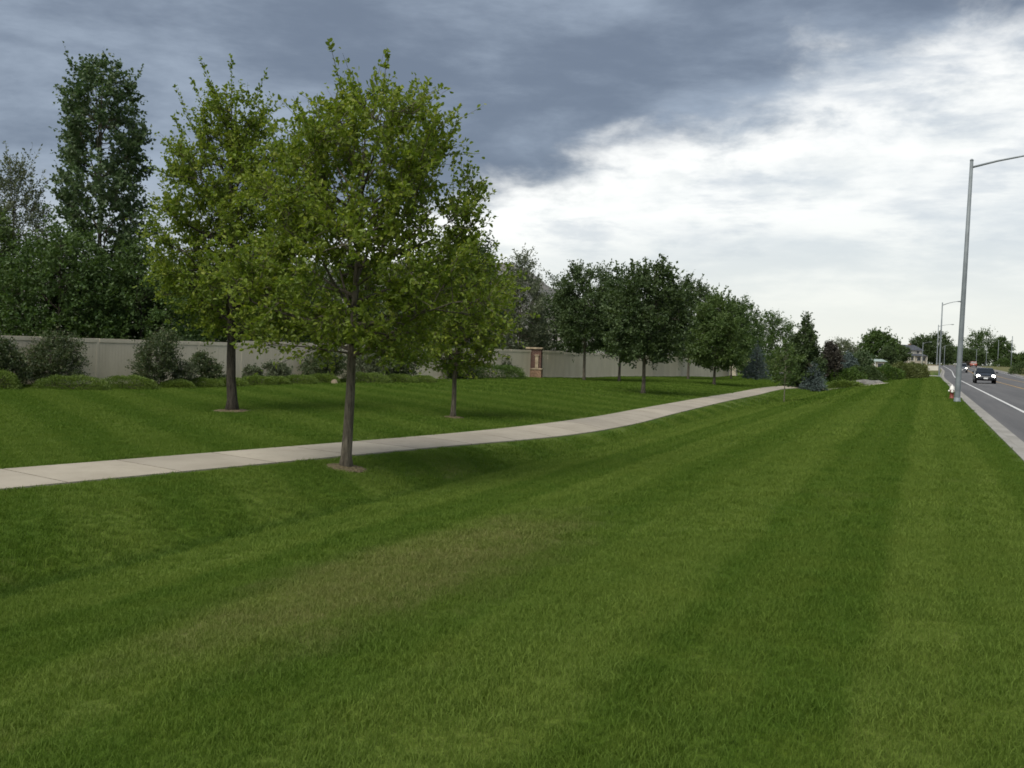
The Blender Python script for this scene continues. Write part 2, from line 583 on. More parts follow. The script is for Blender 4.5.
# ------------------------------------------------------------------ mesh helpers
def mesh_np(name, verts, faces, mats, midx=None, smooth_f=None):
    """verts (N,3); faces: list of int arrays (M,k)"""
    me = bpy.data.meshes.new(name)
    verts = np.asarray(verts, np.float32)
    me.vertices.add(len(verts))
    me.vertices.foreach_set('co', verts.ravel())
    loops = np.concatenate([f.ravel() for f in faces]).astype(np.int32)
    tot = np.concatenate([np.full(len(f), f.shape[1], np.int32) for f in faces])
    start = np.concatenate([[0], np.cumsum(tot)[:-1]]).astype(np.int32)
    me.loops.add(len(loops))
    me.loops.foreach_set('vertex_index', loops)
    me.polygons.add(len(tot))
    me.polygons.foreach_set('loop_start', start)
    me.polygons.foreach_set('loop_total', tot)
    for m in mats:
        me.materials.append(MATS[m])
    if midx is not None:
        me.polygons.foreach_set('material_index', np.asarray(midx, np.int32))
    if smooth_f is None:
        smooth_f = np.zeros(len(tot), bool)
    if True:
        me.polygons.foreach_set('use_smooth', np.asarray(smooth_f, bool))
    me.update(calc_edges=True)
    return me


def link(name, me, parent=None, loc=None, rotz=0):
    o = bpy.data.objects.new(name, me)
    COL.objects.link(o)
    if loc is not None:
        o.location = loc
    if rotz:
        o.rotation_euler = (0, 0, rotz)
    if parent:
        o.parent = parent
    return o


def tag(o, label=None, cat=None, group=None, kind=None):
    if label:
        o['label'] = label
    if cat:
        o['category'] = cat
    if group:
        o['group'] = group
    if kind:
        o['kind'] = kind
    return o


def thing(name, label, cat, loc, rotz=0, group=None):
    e = link(name, None, None, loc, rotz)
    e.empty_display_size = 0.2
    return tag(e, label, cat, group)


class MB:
    """collects shapes, builds one mesh"""
    def __init__(s):
        s.v, s.f, s.m, s.sm = [], [], [], []
        s.n = 0

    def add(s, verts, faces, m=0, sm=False):
        verts = [tuple(map(float, v)) for v in verts]
        s.v += verts
        for f in faces:
            s.f.append([i + s.n for i in f])
            s.m.append(m)
            s.sm.append(sm)
        s.n += len(verts)
        return s

    def box(s, c, d, m=0, rz=0.0, taper=1.0, bev=0.0):
        x, y, z = (k / 2 for k in d)
        if bev > 0:
            b = min(bev, x * 0.9, y * 0.9, z * 0.9)
            ring = [(-x + b, -y), (x - b, -y), (x, -y + b), (x, y - b), (x - b, y), (-x + b, y), (-x, y - b), (-x, -y + b)]
            lev = [(-z, (x - b) / x, (y - b) / y), (-z + b, 1, 1), (z - b, taper, taper), (z, taper * (x - b) / x, taper * (y - b) / y)]
            vs = [(px * a, py * e, h) for h, a, e in lev for px, py in ring]
            fs = [[7, 6, 5, 4, 3, 2, 1, 0], list(range(24, 32))]
            for L in range(3):
                for k in range(8):
                    k2 = (k + 1) % 8
                    fs.append([L * 8 + k, L * 8 + k2, L * 8 + 8 + k2, L * 8 + 8 + k])
        else:
            vs = [(-x, -y, -z), (x, -y, -z), (x, y, -z), (-x, y, -z)] + [(a * taper, b * taper, z) for a, b in ((-x, -y), (x, -y), (x, y), (-x, y))]
            fs = [[3, 2, 1, 0], [4, 5, 6, 7], [0, 1, 5, 4], [1, 2, 6, 5], [2, 3, 7, 6], [3, 0, 4, 7]]
        cs, sn = math.cos(rz), math.sin(rz)
        return s.add([(c[0] + a * cs - b * sn, c[1] + a * sn + b * cs, c[2] + h) for a, b, h in vs], fs, m)

    def tube(s, pts, rad, n=6, m=0, sm=True, cap=True):
        pts = [Vector(p) for p in pts]
        vs, fs = [], []
        ref = Vector((0.31, 0.95, 0.05))
        for i, p in enumerate(pts):
            t = (pts[min(i + 1, len(pts) - 1)] - pts[max(i - 1, 0)])
            t.normalize()
            a = t.cross(ref)
            if a.length < 0.05:
                a = t.cross(Vector((1, 0, 0.1)))
            a.normalize()
            b = t.cross(a)
            for k in range(n):
                g = 2 * math.pi * k / n
                vs.append(p + (a * math.cos(g) + b * math.sin(g)) * rad[i])
        for i in range(len(pts) - 1):
            for k in range(n):
                k2 = (k + 1) % n
                fs.append([i * n + k, i * n + k2, i * n + n + k2, i * n + n + k])
        if cap:
            fs.append(list(range(n))[::-1])
            fs.append([(len(pts) - 1) * n + k for k in range(n)])
        return s.add(vs, fs, m, sm)

    def lathe(s, prof_, n=16, m=0, c=(0, 0, 0), axis='z', sm=True):
        vs, fs = [], []
        for r_, h in prof_:
            for k in range(n):
                g = 2 * math.pi * k / n
                a, b = r_ * math.cos(g), r_ * math.sin(g)
                p = (a, b, h) if axis == 'z' else ((h, a, b) if axis == 'x' else (b, h, a))
                vs.append((p[0] + c[0], p[1] + c[1], p[2] + c[2]))
        for i in range(len(prof_) - 1):
            for k in range(n):
                k2 = (k + 1) % n
                fs.append([i * n + k, i * n + k2, i * n + n + k2, i * n + n + k])
        fs.append(list(range(n))[::-1])
        fs.append([(len(prof_) - 1) * n + k for k in range(n)])
        return s.add(vs, fs, m, sm)

    def mesh(s, name, *mats):
        me = bpy.data.meshes.new(name)
        me.from_pydata(s.v, [], s.f)
        for q in mats:
            me.materials.append(MATS[q])
        me.polygons.foreach_set('material_index', s.m)
        me.polygons.foreach_set('use_smooth', s.sm)
        me.update()
        return me

    def build(s, name, *mats, parent=None, loc=None, rotz=0):
        return link(name, s.mesh(name, *mats), parent, loc, rotz)


# ------------------------------------------------------------------ the ground
def lines(*segs):
    out = []
    for a, b, n in segs:
        out += list(np.linspace(a, b, n, endpoint=False))
    return np.array(out)


qs = np.concatenate([lines((-2500, -400, 8), (-400, -60, 14), (-60, -16, 30), (-16, -8.6, 30), (-8.6, -6.4, 22), (-6.4, 1.6, 40)),
                     [1.6, 1.665, 1.70, 13.8, 13.86], lines((14, 30, 10), (30, 200, 12), (200, 2500, 10)), [2500]])
ts = np.concatenate([lines((-60, -6, 12), (-6, 40, 92), (40, 130, 60), (130, 480, 70), (480, 900, 20), (900, 5000, 10)), [5000]])
Q, T = np.meshgrid(qs, ts)
S = Q + shift(np.minimum(T, 620))
X, Y_ = to_xy(S, T)
Zg = ground_st(Q + shift(T), T)
nq, nt_ = len(qs), len(ts)
idx = np.arange(nq * nt_).reshape(nt_, nq)
quads = np.stack([idx[:-1, :-1], idx[:-1, 1:], idx[1:, 1:], idx[1:, :-1]], -1).reshape(-1, 4)
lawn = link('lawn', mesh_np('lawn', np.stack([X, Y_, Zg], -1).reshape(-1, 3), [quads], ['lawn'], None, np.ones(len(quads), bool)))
tag(lawn, 'mown green lawn with mowing stripes and a dry patch in the hollow', 'lawn', kind='structure')


def strip(name, q0, q1, z0, z1, t_list, m, nseg=1, skirt=0.0):
    """a band along the road between offsets q0 and q1"""
    t_list = np.asarray(t_list, float)
    qq = np.linspace(q0, q1, nseg + 1)
    zz = np.linspace(z0, z1, nseg + 1) if not callable(z0) else np.array([z0(q) for q in qq])
    vs, n = [], nseg + 1
    for t in t_list:
        for q, z in zip(qq, zz):
            x, y = to_xy(q + float(shift(t)), t)
            vs.append((x, y, z + float(rise(t))))
    ii = np.arange(len(t_list) * n).reshape(-1, n)
    f = np.stack([ii[:-1, :-1], ii[:-1, 1:], ii[1:, 1:], ii[1:, :-1]], -1).reshape(-1, 4)
    return mesh_np(name, np.array(vs), [f], [m], None, np.zeros(len(f), bool))


tl = np.concatenate([lines((-40, 130, 40), (130, 520, 80)), [520]])


def crown(q):
    return 0.25 + 0.085 * (1 - ((q - 7.9) / 5.6) ** 2)


road = link('road', strip('road', 2.12, 13.35, crown, None, tl, 'asphalt', 8))
tag(road, 'worn grey asphalt road with white edge lines', 'road', kind='structure')


def kerb_mesh(name, pts, m):
    vs, n = [], len(pts)
    for t in tl:
        for q, z in pts:
            x, y = to_xy(q + float(shift(t)), t)
            vs.append((x, y, z + float(rise(t))))
    ii = np.arange(len(tl) * n).reshape(-1, n)
    f = np.stack([ii[:-1, :-1], ii[:-1, 1:], ii[1:, 1:], ii[1:, :-1]], -1).reshape(-1, 4)
    return mesh_np(name, np.array(vs), [f], [m])


k1 = link('kerb', kerb_mesh('kerb', [(1.58, 0.20), (1.58, 0.415), (1.72, 0.41), (1.75, 0.39), (1.78, 0.275), (2.13, 0.262), (2.13, 0.1)], 'kerb'))
tag(k1, 'pale concrete kerb and gutter beside the lawn', 'kerb', kind='structure')
k2 = link('kerb', kerb_mesh('kerb', [(13.34, 0.1), (13.34, 0.262), (13.72, 0.27), (13.75, 0.385), (13.9, 0.39), (13.9, 0.1)], 'kerb'))
tag(k2, 'pale concrete kerb along the far side of the road', 'kerb', kind='structure')


def marking(name, label, q, wd, t0, t1, m, dz=0.006):
    tt = np.linspace(t0, t1, max(2, int((t1 - t0) / 4)))
    o = link(name, strip(name, q - wd / 2, q + wd / 2, lambda a: crown(a) + dz, None, tt, m), None)
    tag(o, label, 'road marking', kind='structure')
    return o


marking('edge_line', 'white edge line on the near side of the road', 3.45, 0.13, -38, 500, 'white_line')
marking('edge_line', 'white edge line on the far side of the road', 12.4, 0.13, -38, 500, 'white_line')
marking('centre_line', 'solid yellow centre line of the near lane', 6.75, 0.12, -38, 500, 'yellow_line')
marking('centre_line', 'solid yellow centre line of the far lane', 9.55, 0.12, -38, 500, 'yellow_line')

# footpath: a band through measured points, 1.95 m wide, with scored joints
cp = [(-22, -6.5), (-14.5, 2.6), (-10.4, 8.3), (-6.95, 13.2), (-3.0, 18.6), (0.35, 23.8), (3.0, 29.2), (5.5, 35.4), (9.6, 45.5), (13.2, 54), (15.6, 60), (18.2, 66), (21.6, 72.0), (26, 76.5), (30, 80), (32.5, 85), (32, 93)]


def catmull(pts, step):
    p = [np.array(a, float) for a in pts]
    p = [2 * p[0] - p[1]] + p + [2 * p[-1] - p[-2]]
    out = []
    for i in range(1, len(p) - 2):
        n = max(2, int(np.linalg.norm(p[i + 1] - p[i]) / step))
        for k in range(n):
            u = k / n
            out.append(0.5 * ((2 * p[i]) + (-p[i - 1] + p[i + 1]) * u + (2 * p[i - 1] - 5 * p[i] + 4 * p[i + 1] - p[i + 2]) * u ** 2 + (-p[i - 1] + 3 * p[i] - 3 * p[i + 1] + p[i + 2]) * u ** 3))
    out.append(p[-2])
    return np.array(out)


path_c = catmull(cp, 0.5)


def path_mesh():
    c = path_c
    seg = np.linalg.norm(np.diff(c, axis=0), axis=1)
    L = np.concatenate([[0], np.cumsum(seg)])
    # stations with a narrow groove every 1.8 m
    stt = []
    for k in np.arange(0, L[-1] - 0.1, 1.8):
        stt += [(k + 0.012, 0), (k + 0.6, 0), (k + 1.2, 0), (k + 1.788, 0), (k + 1.790, -0.02), (k + 1.810, -0.02)]
    vs = []
    for l, dzz in stt:
        x, y = np.interp(l, L, c[:, 0]), np.interp(l, L, c[:, 1])
        x2, y2 = np.interp(l + 0.2, L, c[:, 0]), np.interp(l + 0.2, L, c[:, 1])
        x1, y1 = np.interp(l - 0.2, L, c[:, 0]), np.interp(l - 0.2, L, c[:, 1])
        d = np.array([x2 - x1, y2 - y1])
        d /= np.linalg.norm(d) + 1e-9
        nx, ny = d[1], -d[0]
        hwid = 0.92 - 0.26 * float(smooth(y, 12, 32))
        for w_, e in ((-0.985, -0.10), (-0.98, 0.0), (-0.5, 0.0), (0.0, 0.0), (0.5, 0.0), (0.98, 0.0), (0.985, -0.10)):
            xx, yy = x + nx * w_ * hwid, y + ny * w_ * hwid
            vs.append((xx, yy, float(ground(xx, yy)) + 0.022 + e + (dzz if e == 0 else 0)))
    n = 7
    ii = np.arange(len(vs)).reshape(-1, n)
    f = np.stack([ii[:-1, :-1], ii[:-1, 1:], ii[1:, 1:], ii[1:, :-1]], -1).reshape(-1, 4)
    me = mesh_np('sidewalk', np.array(vs), [f], ['sidewalk'])
    rows = np.repeat(np.arange(len(ii) - 1), n - 1)
    tones = np.random.default_rng(4).uniform(0, 1, len(ii))
    val = np.where(rows % 6 >= 3, np.where(rows % 6 == 3, -1.0, -1.0), tones[rows // 6])
    at = me.attributes.new('slab', 'FLOAT', 'FACE')
    at.data.foreach_set('value', val.astype(np.float32))
    return me


sidewalk = link('sidewalk', path_mesh())
tag(sidewalk, 'pale concrete footpath winding across the lawn', 'footpath', kind='structure')


def path_dist(x, y):
    d = np.full(np.shape(x), 1e9)
    for p in path_c[::1]:
        d = np.minimum(d, (x - p[0]) ** 2 + (y - p[1]) ** 2)
    return np.sqrt(d)


def patch(name, label, cat, corners_st, m, lift=0.02, n=10):
    """a flat sheet following the ground between four (s,t) corners"""
    a, b, c, d = [np.array(k, float) for k in corners_st]
    vs = []
    for i in range(n + 1):
        for j in range(n + 1):
            u, v = i / n, j / n
            s_, t_ = a * (1 - u) * (1 - v) + b * u * (1 - v) + c * u * v + d * (1 - u) * v
            x, y = to_xy(s_, t_)
            vs.append((x, y, float(ground_st(s_, t_)) + lift))
    ii = np.arange(len(vs)).reshape(n + 1, n + 1)
    f = np.stack([ii[:-1, :-1], ii[1:, :-1], ii[1:, 1:], ii[:-1, 1:]], -1).reshape(-1, 4)
    o = link(name, mesh_np(name, np.array(vs), [f], [m]))
    tag(o, label, cat, kind='structure')


patch('concrete_apron', 'white concrete crossing slab at the far end of the lawn', 'pavement', [(-1.8, 128), (1.52, 128), (2.4, 139), (-1.8, 139)], 'kerb', 0.03)
patch('side_street', 'grey side street opening behind the hedges', 'road', [(-60, 146), (2.2, 142), (2.9, 153), (-60, 157)], 'asphalt', 0.04, 24)

# hill far behind the wall
hv, hf = [], []
nx_, ny_ = 90, 24
rng = np.random.default_rng(5)
for j in range(ny_):
    for i in range(nx_):
        u = i / (nx_ - 1)
        v = j / (ny_ - 1)
        x = -2600 + 3300 * u
        y = 2200 + 1600 * v
        ridge = np.interp(u, [0, 0.1, 0.3, 0.45, 0.62, 0.76, 0.795, 0.85, 0.93, 1.0], [75, 140, 175, 205, 235, 262, 246, 165, 50, 0])
        h = ridge * math.sin(math.pi * min(1, v * 1.05)) ** 0.8
        h += 14 * math.sin(x * 0.021 + v * 5) * math.sin(math.pi * v) + 8 * math.sin(x * 0.05 + y * 0.02) * math.sin(math.pi * v)
        hv.append((x, y, h - 3))
ii = np.arange(nx_ * ny_).reshape(ny_, nx_)
hq = np.stack([ii[:-1, :-1], ii[:-1, 1:], ii[1:, 1:], ii[1:, :-1]], -1).reshape(-1, 4)
hill = link('hill', mesh_np('hill', np.array(hv), [hq], ['hillside'], None, np.ones(len(hq), bool)))
tag(hill, 'bare grey hill rising far behind the trees', 'hill', kind='structure')


# ------------------------------------------------------------------ grass blades
def tuft_mesh(seed, nb, rad, hmin, hmax, wid):
    r = np.random.default_rng(seed)
    vs, f3, f4 = [], [], []
    for k in range(nb):
        a = r.uniform(0, 6.283)
        d = rad * math.sqrt(r.uniform())
        bx, by = d * math.cos(a), d * math.sin(a)
        h = r.uniform(hmin, hmax)
        yaw = r.uniform(0, 6.283)
        ln = r.uniform(0.25, 1.15) * h
        la = r.uniform(0, 6.283)
        wx, wy = math.cos(yaw) * wid / 2, math.sin(yaw) * wid / 2
        ox, oy = math.cos(la) * ln, math.sin(la) * ln
        i = len(vs)
        vs += [(bx - wx, by - wy, -0.01), (bx + wx, by + wy, -0.01),
               (bx - wx * .8 + ox * .35, by - wy * .8 + oy * .35, h * .6), (bx + wx * .8 + ox * .35, by + wy * .8 + oy * .35, h * .6),
               (bx + ox, by + oy, h)]
        f4.append((i, i + 1, i + 3, i + 2))
        f3.append((i + 2, i + 3, i + 4))
    return mesh_np('grass_tuft', np.array(vs), [np.array(f4), np.array(f3)], ['grass_blade'])


def grass_patch(name, label, y0, y1, cell, density, tuft_args, scale_rng, seed):
    """blades scattered on a sheet that follows the lawn between depths y0 and y1"""
    vs, fs = [], []
    nyc = max(2, int((y1 - y0) / cell))
    ys = np.linspace(y0, y1, nyc + 1)
    half = 0.62
    allv = []
    for y in ys:
        nxc = int((2 * (half * y1 + 2.0)) / cell)
        break
    xs = np.linspace(-half * y1 - 2.0, half * y1 + 2.0, nxc + 1)
    XX, YY = np.meshgrid(xs, ys)
    s_, t_ = to_st(XX, YY)
    ZZ = ground_st(s_, t_)
    pd = path_dist(XX, YY)
    ok = (np.abs(XX) < half * YY + 2.0) & (s_ - shift(t_) < 1.55) & (pd > 0.93 - 0.26 * smooth(YY, 12, 32))
    for tx_, ty_, tr_ in MULCH:
        ok &= (XX - tx_) ** 2 + (YY - ty_) ** 2 > tr_ ** 2
    ii = np.arange(XX.size).reshape(XX.shape)
    f = np.stack([ii[:-1, :-1], ii[:-1, 1:], ii[1:, 1:], ii[1:, :-1]], -1).reshape(-1, 4)
    okf = ok.ravel()[f].all(1)
    f = f[okf]
    used, inv = np.unique(f.ravel(), return_inverse=True)
    V = np.stack([XX, YY, ZZ], -1).reshape(-1, 3)[used]
    f = inv.reshape(-1, 4)
    me = mesh_np(name, V, [f], ['grass_blade'])
    o = link(name, me)
    tag(o, label, 'grass', kind='stuff')
    ng = bpy.data.node_groups.new(name, 'GeometryNodeTree')
    ng.interface.new_socket('Geometry', in_out='INPUT', socket_type='NodeSocketGeometry')
    ng.interface.new_socket('Geometry', in_out='OUTPUT', socket_type='NodeSocketGeometry')
    N, Lk = ng.nodes, ng.links
    gi, go = N.new('NodeGroupInput'), N.new('NodeGroupOutput')
    dp = N.new('GeometryNodeDistributePointsOnFaces')
    dp.inputs['Density'].default_value = density
    dp.inputs['Seed'].default_value = seed
    Lk.new(gi.outputs[0], dp.inputs['Mesh'])
    join = N.new('GeometryNodeJoinGeometry')
    for k in range(4):
        src = bpy.data.objects.new('grass_tuft', tuft_mesh(seed * 10 + k, *tuft_args))
        oi = N.new('GeometryNodeObjectInfo')
        oi.inputs['Object'].default_value = src
        oi.inputs['As Instance'].default_value = True
        Lk.new(oi.outputs['Geometry'], join.inputs[0])
    inst = N.new('GeometryNodeInstanceOnPoints')
    Lk.new(dp.outputs['Points'], inst.inputs['Points'])
    Lk.new(join.outputs[0], inst.inputs['Instance'])
    inst.inputs['Pick Instance'].default_value = True
    rr = N.new('FunctionNodeRandomValue')
    rr.data_type = 'FLOAT_VECTOR'
    rr.inputs[0].default_value = (-0.12, -0.12, 0)
    rr.inputs[1].default_value = (0.12, 0.12, 6.283)
    rr.inputs['Seed'].default_value = seed + 3
    Lk.new(rr.outputs[0], inst.inputs['Rotation'])
    rs = N.new('FunctionNodeRandomValue')
    rs.data_type = 'FLOAT'
    rs.inputs[2].default_value = scale_rng[0]
    rs.inputs[3].default_value = scale_rng[1]
    rs.inputs['Seed'].default_value = seed + 7
    nz = N.new('ShaderNodeTexNoise')
    nz.inputs['Scale'].default_value = 2.2
    nz.inputs['Detail'].default_value = 3
    mr = N.new('ShaderNodeMapRange')
    mr.inputs[1].default_value, mr.inputs[2].default_value = 0.32, 0.68
    mr.inputs[3].default_value, mr.inputs[4].default_value = 0.70, 1.25
    Lk.new(nz.outputs[0], mr.inputs[0])
    mu = N.new('ShaderNodeMath')
    mu.operation = 'MULTIPLY'
    Lk.new(rs.outputs[1], mu.inputs[0])
    Lk.new(mr.outputs[0], mu.inputs[1])
    Lk.new(mu.outputs[0], inst.inputs['Scale'])
    Lk.new(inst.outputs[0], go.inputs[0])
    md = o.modifiers.new('grass', 'NODES')
    md.node_group = ng
    return o


# ------------------------------------------------------------------ trees
def unit(v):
    return v / (np.linalg.norm(v, axis=-1, keepdims=True) + 1e-9)


def leaf_arrays(P, A, L, W, rng, hi):
    """leaf faces at points P along axes A, lengths L, widths W"""
    n = len(P)
    A = unit(A)
    rv = unit(rng.normal(size=(n, 3)) + np.array([0, 0, 0.9]))
    side = unit(np.cross(A, rv))
    nor = np.cross(side, A)
    L = L[:, None]
    W = W[:, None]
    if hi:
        v = np.stack([P, P + A * L * .35 + side * W * .5 + nor * W * .16, P + A * L * .75 + side * W * .42 + nor * W * .10,
                      P + A * L - nor * L * .10, P + A * L * .75 - side * W * .42 + nor * W * .10, P + A * L * .35 - side * W * .5 + nor * W * .16], 1)
        b = np.arange(n)[:, None] * 6
        q = np.concatenate([b + np.array([[0, 1, 2, 3]]), b + np.array([[0, 3, 4, 5]])], 0)
        return v.reshape(-1, 3), q
    v = np.stack([P, P + A * L * .5 + side * W * .5 + nor * W * .12, P + A * L, P + A * L * .5 - side * W * .5 + nor * W * .12], 1)
    q = np.arange(n)[:, None] * 4 + np.array([[0, 1, 2, 3]])
    return v.reshape(-1, 3), q


def bez(a, b, c, n):
    u = np.linspace(0, 1, n)[:, None]
    return a * (1 - u) ** 2 + 2 * b * u * (1 - u) + c * u * u


PROFILES = {
    'broad': ([0, .08, .25, .45, .65, .82, .94, 1.0], [.50, .85, 1.0, 1.0, .92, .78, .55, .25]),
    'oak': ([0, .08, .25, .45, .65, .82, .94, 1.0], [.45, .80, 1.0, .98, .82, .60, .34, .12]),
    'upright': ([0, .1, .3, .5, .7, .88, 1.0], [.5, .80, 1.0, .92, .70, .42, .10]),
    'round': ([0, .1, .3, .55, .78, .92, 1.0], [.40, .75, .98, 1.0, .80, .48, .15]),
    'column': ([0, .06, .2, .35, .6, .8, .93, 1.0], [.85, 1.0, 1.05, .88, .92, .88, .66, .30]),
    'cone': ([0, .08, .25, .5, .75, 1.0], [.75, 1.0, .86, .56, .28, .03]),
    'pyramid': ([0, .1, .3, .55, .8, 1.0], [.55, .95, 1.0, .70, .36, .05]),
    'mound': ([0, .2, .5, .8, 1.0], [.92, 1.0, .92, .62, .25]),
    'vase': ([0, .2, .5, .8, 1.0], [.45, .75, 1.0, .92, .5]),
}


def make_tree(name, label, cat, loc, height, width, cb, profile, leaf, seed, leafm='dark_leaf', barkm='bark_dark', trunk_r=0.1,
              n1=16, n2=90, k3=8, lp=11, shoots=0, clump=0.10, lean=(0, 0), hi=False, twigs=False, group=None, aspect=0.6, sq=1.0,
              upness=0.35, trunk_top=0.93, hollow=0.22, crown_name='crown', stem_name='trunk', stems=1, crown_label=None):
    rng = np.random.default_rng(seed)
    H, Wd = height, width / 2
    z0 = cb * H
    pu, pr = PROFILES[profile]
    a1, a2, a3 = rng.uniform(0, 6.28, 3)

    def env(u, phi):
        r = np.interp(u, pu, pr) * Wd
        return r * (1 + 0.13 * np.sin(2 * phi + a1 + 3 * u) + 0.10 * np.sin(3 * phi + a2 - 5 * u) + 0.07 * np.sin(7 * u * 3 + a3 + phi))

    root = thing(name, label, cat, loc, 0, group)
    tr = MB()
    # trunk(s)
    skel = []
    L1 = []
    for si in range(stems):
        nseg = 10
        hh = np.linspace(0, trunk_top * H, nseg)
        wob = np.cumsum(rng.normal(0, 0.012 * H / 7, (nseg, 2)), 0)
        wob -= wob[0]
        off = np.array([0, 0]) if stems == 1 else rng.normal(0, 0.06 * width, 2)
        ex = np.zeros((nseg, 2)) if stems == 1 else np.outer(np.linspace(0, 1, nseg) ** 1.2, rng.normal(0, 0.20 * width, 2))
        if stems > 1:
            hh = hh * rng.uniform(0.65, 1.0)
        tp = np.column_stack([wob[:, 0] + lean[0] * hh / H + off[0] + ex[:, 0], wob[:, 1] + lean[1] * hh / H + off[1] + ex[:, 1], hh])
        tp[0, 2] = -0.12
        fr = hh / H
        rr = trunk_r * np.where(fr < cb + 0.03, 1.0 - 0.25 * fr / (cb + 0.03), 0.75 * np.clip(1 - (fr - cb) / (1.0 - cb), 0.04, 1) ** 0.9)
        rr[0] = trunk_r * 1.65
        # extra ring for the root flare
        if stems == 1:
            tpf = np.insert(tp, 1, [tp[0, 0], tp[0, 1], 0.035 * H], 0)
            rrf = np.insert(rr, 1, trunk_r * 1.02)
        else:
            tpf, rrf = tp, rr
        tr.tube(tpf, rrf, 10 if hi else 6)
        for i in range(nseg - 1):
            for u in np.linspace(0, 1, 4, endpoint=False):
                p = tp[i] * (1 - u) + tp[i + 1] * u
                if p[2] > z0 * 0.9:
                    L1.append(np.append(p, rr[i]))
    tpx = lambda z: np.array([np.interp(z, tp[:, 2], tp[:, 0]), np.interp(z, tp[:, 2], tp[:, 1]), z])
    # main limbs
    for k in range(n1 if stems == 1 else 0):
        u0 = (k + rng.uniform(0, 0.8)) / n1
        zo = z0 * 0.96 + (0.80 * H - z0) * u0
        phi = k * 2.39996 + rng.normal(0, 0.25)
        ut = min(0.97, (zo - z0) / (H - z0) + rng.uniform(0.08, 0.30) * (1 if sq > 0.5 else 0.3))
        ut = max(ut, 0.03)
        r = env(ut, phi) * rng.uniform(0.62, 0.85)
        a = tpx(zo)
        c = np.array([r * math.cos(phi), r * math.sin(phi), z0 + ut * (H - z0)]) + np.array([tpx(zo)[0], tpx(zo)[1], 0])
        b = a + (c - a) * 0.5 + np.array([0, 0, -0.10 * r]) + rng.normal(0, 0.05 * r, 3)
        pts = bez(a, b, c, 7)
        fr = (zo / H - cb) / (1 - cb)
        r0 = trunk_r * (0.42 - 0.22 * fr)
        rad = np.linspace(r0, r0 * 0.25, 7)
        tr.tube(pts, rad, 6 if hi else 4)
        for p, q in zip(pts[1:], rad[1:]):
            L1.append(np.append(p, q))
    L1 = np.array(L1)
    # secondary branches reach points spread through the crown
    ug = np.linspace(0.01, 0.99, 60)
    wts = np.interp(ug, pu, pr) ** 1.7 + 0.05
    us = np.interp((np.arange(n2) + rng.uniform(0, 1, n2)) / n2, np.concatenate([[0], np.cumsum(wts) / wts.sum()]), np.concatenate([[0], ug]))
    phs = np.arange(n2) * 2.39996 + rng.normal(0, 0.4, n2)
    rs = np.sqrt(rng.uniform(hollow, 1.0, n2)) * env(us, phs) * rng.choice([0.80, 0.92, 1.02], n2)
    ctr = np.array([tpx(z0 + u * (H - z0)) for u in us])
    tips = np.column_stack([ctr[:, 0] + rs * np.cos(phs), ctr[:, 1] + rs * np.sin(phs), z0 + us * (H - z0) * 0.98])
    tw = MB()
    P_all, A_all = [], []
    cl = clump * width
    for i in range(n2):
        tip = tips[i]
        dv = tip - L1[:, :3]
        dist = np.linalg.norm(dv, axis=1) + np.maximum(0, L1[:, 2] - tip[2] + 0.1 * cl) * (1.3 * sq)
        j = int(np.argmin(dist))
        a = L1[j, :3]
        c = tip
        ln = np.linalg.norm(c - a) + 1e-6
        b = a + (c - a) * 0.5 + np.array([0, 0, 0.06 * ln * (1 if sq > 0.5 else -1)]) + rng.normal(0, 0.07 * ln, 3)
        pts = bez(a, b, c, 5)
        r0 = min(L1[j, 3] * 0.6, trunk_r * 0.16) + 0.003
        tr.tube(pts, np.linspace(r0, r0 * 0.3, 5), 4 if hi else 3, cap=False)
        out = unit((tip - np.array([ctr[i][0], ctr[i][1], z0 + 0.35 * (H - z0)]))[None])[0]
        for k in range(k3):
            st = pts[rng.integers(2, 5)]
            end = tip + rng.normal(0, cl, 3) * np.array([1, 1, 0.8]) + out * cl * 0.5 + np.array([0, 0, cl * upness])
            d = end - st
            m = rng.integers(int(lp * 0.7), int(lp * 1.3) + 1)
            uu = rng.uniform(0.2, 1.05, m)[:, None]
            pp = st + d * uu + rng.normal(0, (0.10 if hi else 0.15) * cl, (m, 3))
            P_all.append(pp)
            A_all.append(unit(d[None]) * 0.6 + unit(rng.normal(size=(m, 3))) * 0.9 + np.array([0, 0, 0.1]))
            if twigs:
                tw.tube([st, st + d * 0.5 + rng.normal(0, 0.05 * cl, 3), end], [0.006, 0.004, 0.002], 3, 1, cap=False)
    # long upright shoots breaking the outline
    for k in range(shoots):
        u = rng.uniform(0.55, 0.98)
        phi = rng.uniform(0, 6.28)
        r = env(u, phi) * rng.uniform(0.5, 0.98)
        zb = z0 + u * (H - z0)
        c0 = tpx(min(zb, trunk_top * H))
        a = np.array([c0[0] + r * 0.8 * math.cos(phi), c0[1] + r * 0.8 * math.sin(phi), zb - 0.06 * H])
        ln = rng.uniform(0.07, 0.19) * H
        d = unit(np.array([[0.45 * math.cos(phi), 0.45 * math.sin(phi), 1.0]]))[0] * ln
        e = a + d + rng.normal(0, 0.05 * ln, 3)
        tw.tube([a - d * 0.5, a, (a + e) / 2, e], [0.012, 0.009, 0.006, 0.003], 3, 1, cap=False)
        m = int(lp * (4.4 if not hi else 4.5))
        uu = rng.uniform(0.0, 1.03, m)[:, None]
        P_all.append(a + (e - a) * uu + rng.normal(0, (0.045 if hi else 0.06) + 0.02 * cl, (m, 3)) * (1.25 - uu))
        A_all.append(unit(d[None]) * 0.7 + unit(rng.normal(size=(m, 3))) * 0.8)
    P = np.concatenate(P_all)
    A = np.concatenate(A_all)
    keep = P[:, 2] > 0.02
    P, A = P[keep], A[keep]
